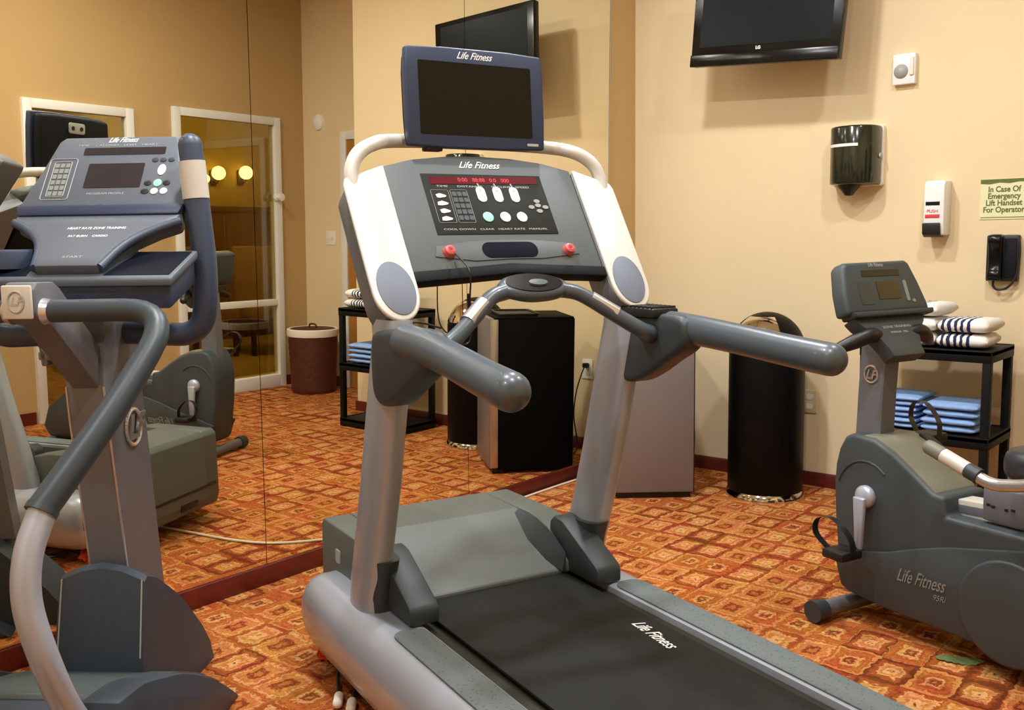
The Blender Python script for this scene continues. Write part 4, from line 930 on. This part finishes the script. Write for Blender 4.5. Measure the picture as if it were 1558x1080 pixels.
# ------------------------------------------------------------------ things on the carpet
b = BM(); pts = []
N_ = 14
up_, dn_ = [], []
for i in range(N_ + 1):
    t = i / N_; x = -.066 + .132 * t; w = .034 * math.sin(PI * min(1, t * 1.02 + .02)) ** .6 * (1 if i % 2 else .74)
    up_.append((x, w, .004 + .003 * math.sin(9 * t))); dn_.append((x, -w, .003 + .002 * math.sin(7 * t)))
U = [b.verts.new(p) for p in up_]; D = [b.verts.new(p) for p in dn_]
for i in range(N_): b.faces.new((D[i], D[i + 1], U[i + 1], U[i]))
bmesh.ops.solidify(b, geom=b.faces[:], thickness=.002)
lf = obj('leaf', b, 'leaf'); lf.location = (2.198, -1.705, .001); lf.rotation_euler = (0, 0, .42); tag(lf, 'ragged green leaf lying on the carpet beside the exercise bike', 'leaf')
b = BM(); rnd = random.Random(3)
for k in range(3):
    bmesh.ops.create_icosphere(b, subdivisions=2, radius=.026, matrix=Matrix.Translation((.026 * (k - 1), .01 * (k % 2), .022)) @ Matrix.Rotation(k, 4, 'Z'))
for v in b.verts: v.co += Vector((rnd.uniform(-.011, .011), rnd.uniform(-.011, .011), rnd.uniform(-.009, .009))); v.co.z = max(.001, v.co.z)
sc1 = obj('crumpled_wrapper', b, 'red_scrap', None, 10); sc1.location = (.745, -2.865, 0); tag(sc1, 'crumpled orange-red wrapper on the carpet under the treadmill rail', 'wrapper')
b = BM(); tube(b, spline([(.95, -2.45, .007), (.70, -2.40, .007), (.52, -2.36, .007), (.36, -2.28, .006), (.22, -2.10, .006), (.08, -1.85, .006), (.035, -1.5, .006), (.02, -1.1, .006), (.01, -.7, .006), (.03, -.45, .006)]), .0055, 8)
tc_ = obj('power_cord', b, 'cord_white', T); tc_['label'] = 'cream cord trailing along the mirror baseboard'
tc_.data.transform((Matrix.Translation((1.3149, -2.6959, 0)) @ Matrix.Rotation(TH, 4, 'Z')).inverted())
kx = thing('power_adapter', 'black cable with two white plugs on the carpet beside the treadmill rail', 'cable', (.80, -2.93, 0), 0)
b = BM(); tube(b, spline([(-.045, .045, .010), (-.015, .066, .030), (.012, .055, .034), (.06, .0, .02), (.12, -.05, .014), (.165, -.085, .012)]), .0058, 8)
tube(b, spline([(.19, -.01, .008), (.17, -.03, .009), (.19, -.055, .009), (.225, -.085, .012)]), .005, 8); obj('cable', b, 'black', kx)
for q in ((.168, -.088, .014), (.222, -.088, .014)):
    b = BM(); tube(b, [(q[0], q[1], q[2]), (q[0] + .03, q[1] - .03, q[2])], .0135, 14, ('round', 'round')); obj('plug', b, 'linen', kx)

# ------------------------------------------------------------------ light
def area(x, y, z, e, size, col=(.97, .99, 1.0), rot=(0, 0, 0)):
    l = bpy.data.lights.new('ceiling_light', 'AREA'); l.shape = 'DISK'; l.size = size; l.energy = e; l.color = col
    o = bpy.data.objects.new('ceiling_light', l); COL.objects.link(o); o.location = (x, y, z); o.rotation_euler = rot
for x, y, e in ((.95, -1.75, 40), (1.0, -3.2, 42), (2.3, -1.7, 30), (2.3, -3.4, 36), (1.6, -4.9, 28)):
    area(x, y, H - .01, e, .16)
l = bpy.data.lights.new('lobby_light', 'POINT'); l.energy = 90; l.color = (1, .85, .5); l.shadow_soft_size = .2
o = bpy.data.objects.new('lobby_light', l); COL.objects.link(o); o.location = (5.0, 1.2, 2.7)
w = bpy.data.worlds.new('world'); SC.world = w; w.use_nodes = True
w.node_tree.nodes['Background'].inputs[0].default_value = (1, .98, .95, 1); w.node_tree.nodes['Background'].inputs[1].default_value = .15

# ------------------------------------------------------------------ camera
f_, yaw, pit, rol = 1485.897, .7066, .1163, -.0133
cam = bpy.data.cameras.new('camera'); cam.sensor_fit = 'HORIZONTAL'; cam.sensor_width = 36; cam.lens = f_ / 1558 * 36; cam.clip_start = .05
co = bpy.data.objects.new('camera', cam); COL.objects.link(co)
fw = Vector((-math.sin(yaw) * math.cos(pit), math.cos(yaw) * math.cos(pit), -math.sin(pit)))
r0 = Vector((math.cos(yaw), math.sin(yaw), 0)); u0 = r0.cross(fw)
rr = r0 * math.cos(rol) + u0 * math.sin(rol); uu = -r0 * math.sin(rol) + u0 * math.cos(rol)
mx = Matrix((rr, uu, -fw)).transposed().to_4x4(); mx.translation = (2.9858, -4.6354, 1.2422)
co.matrix_world = mx
SC.camera = co
SC.view_settings.view_transform = 'Standard'
SC.view_settings.look = 'None'
SC.view_settings.exposure = 0.0
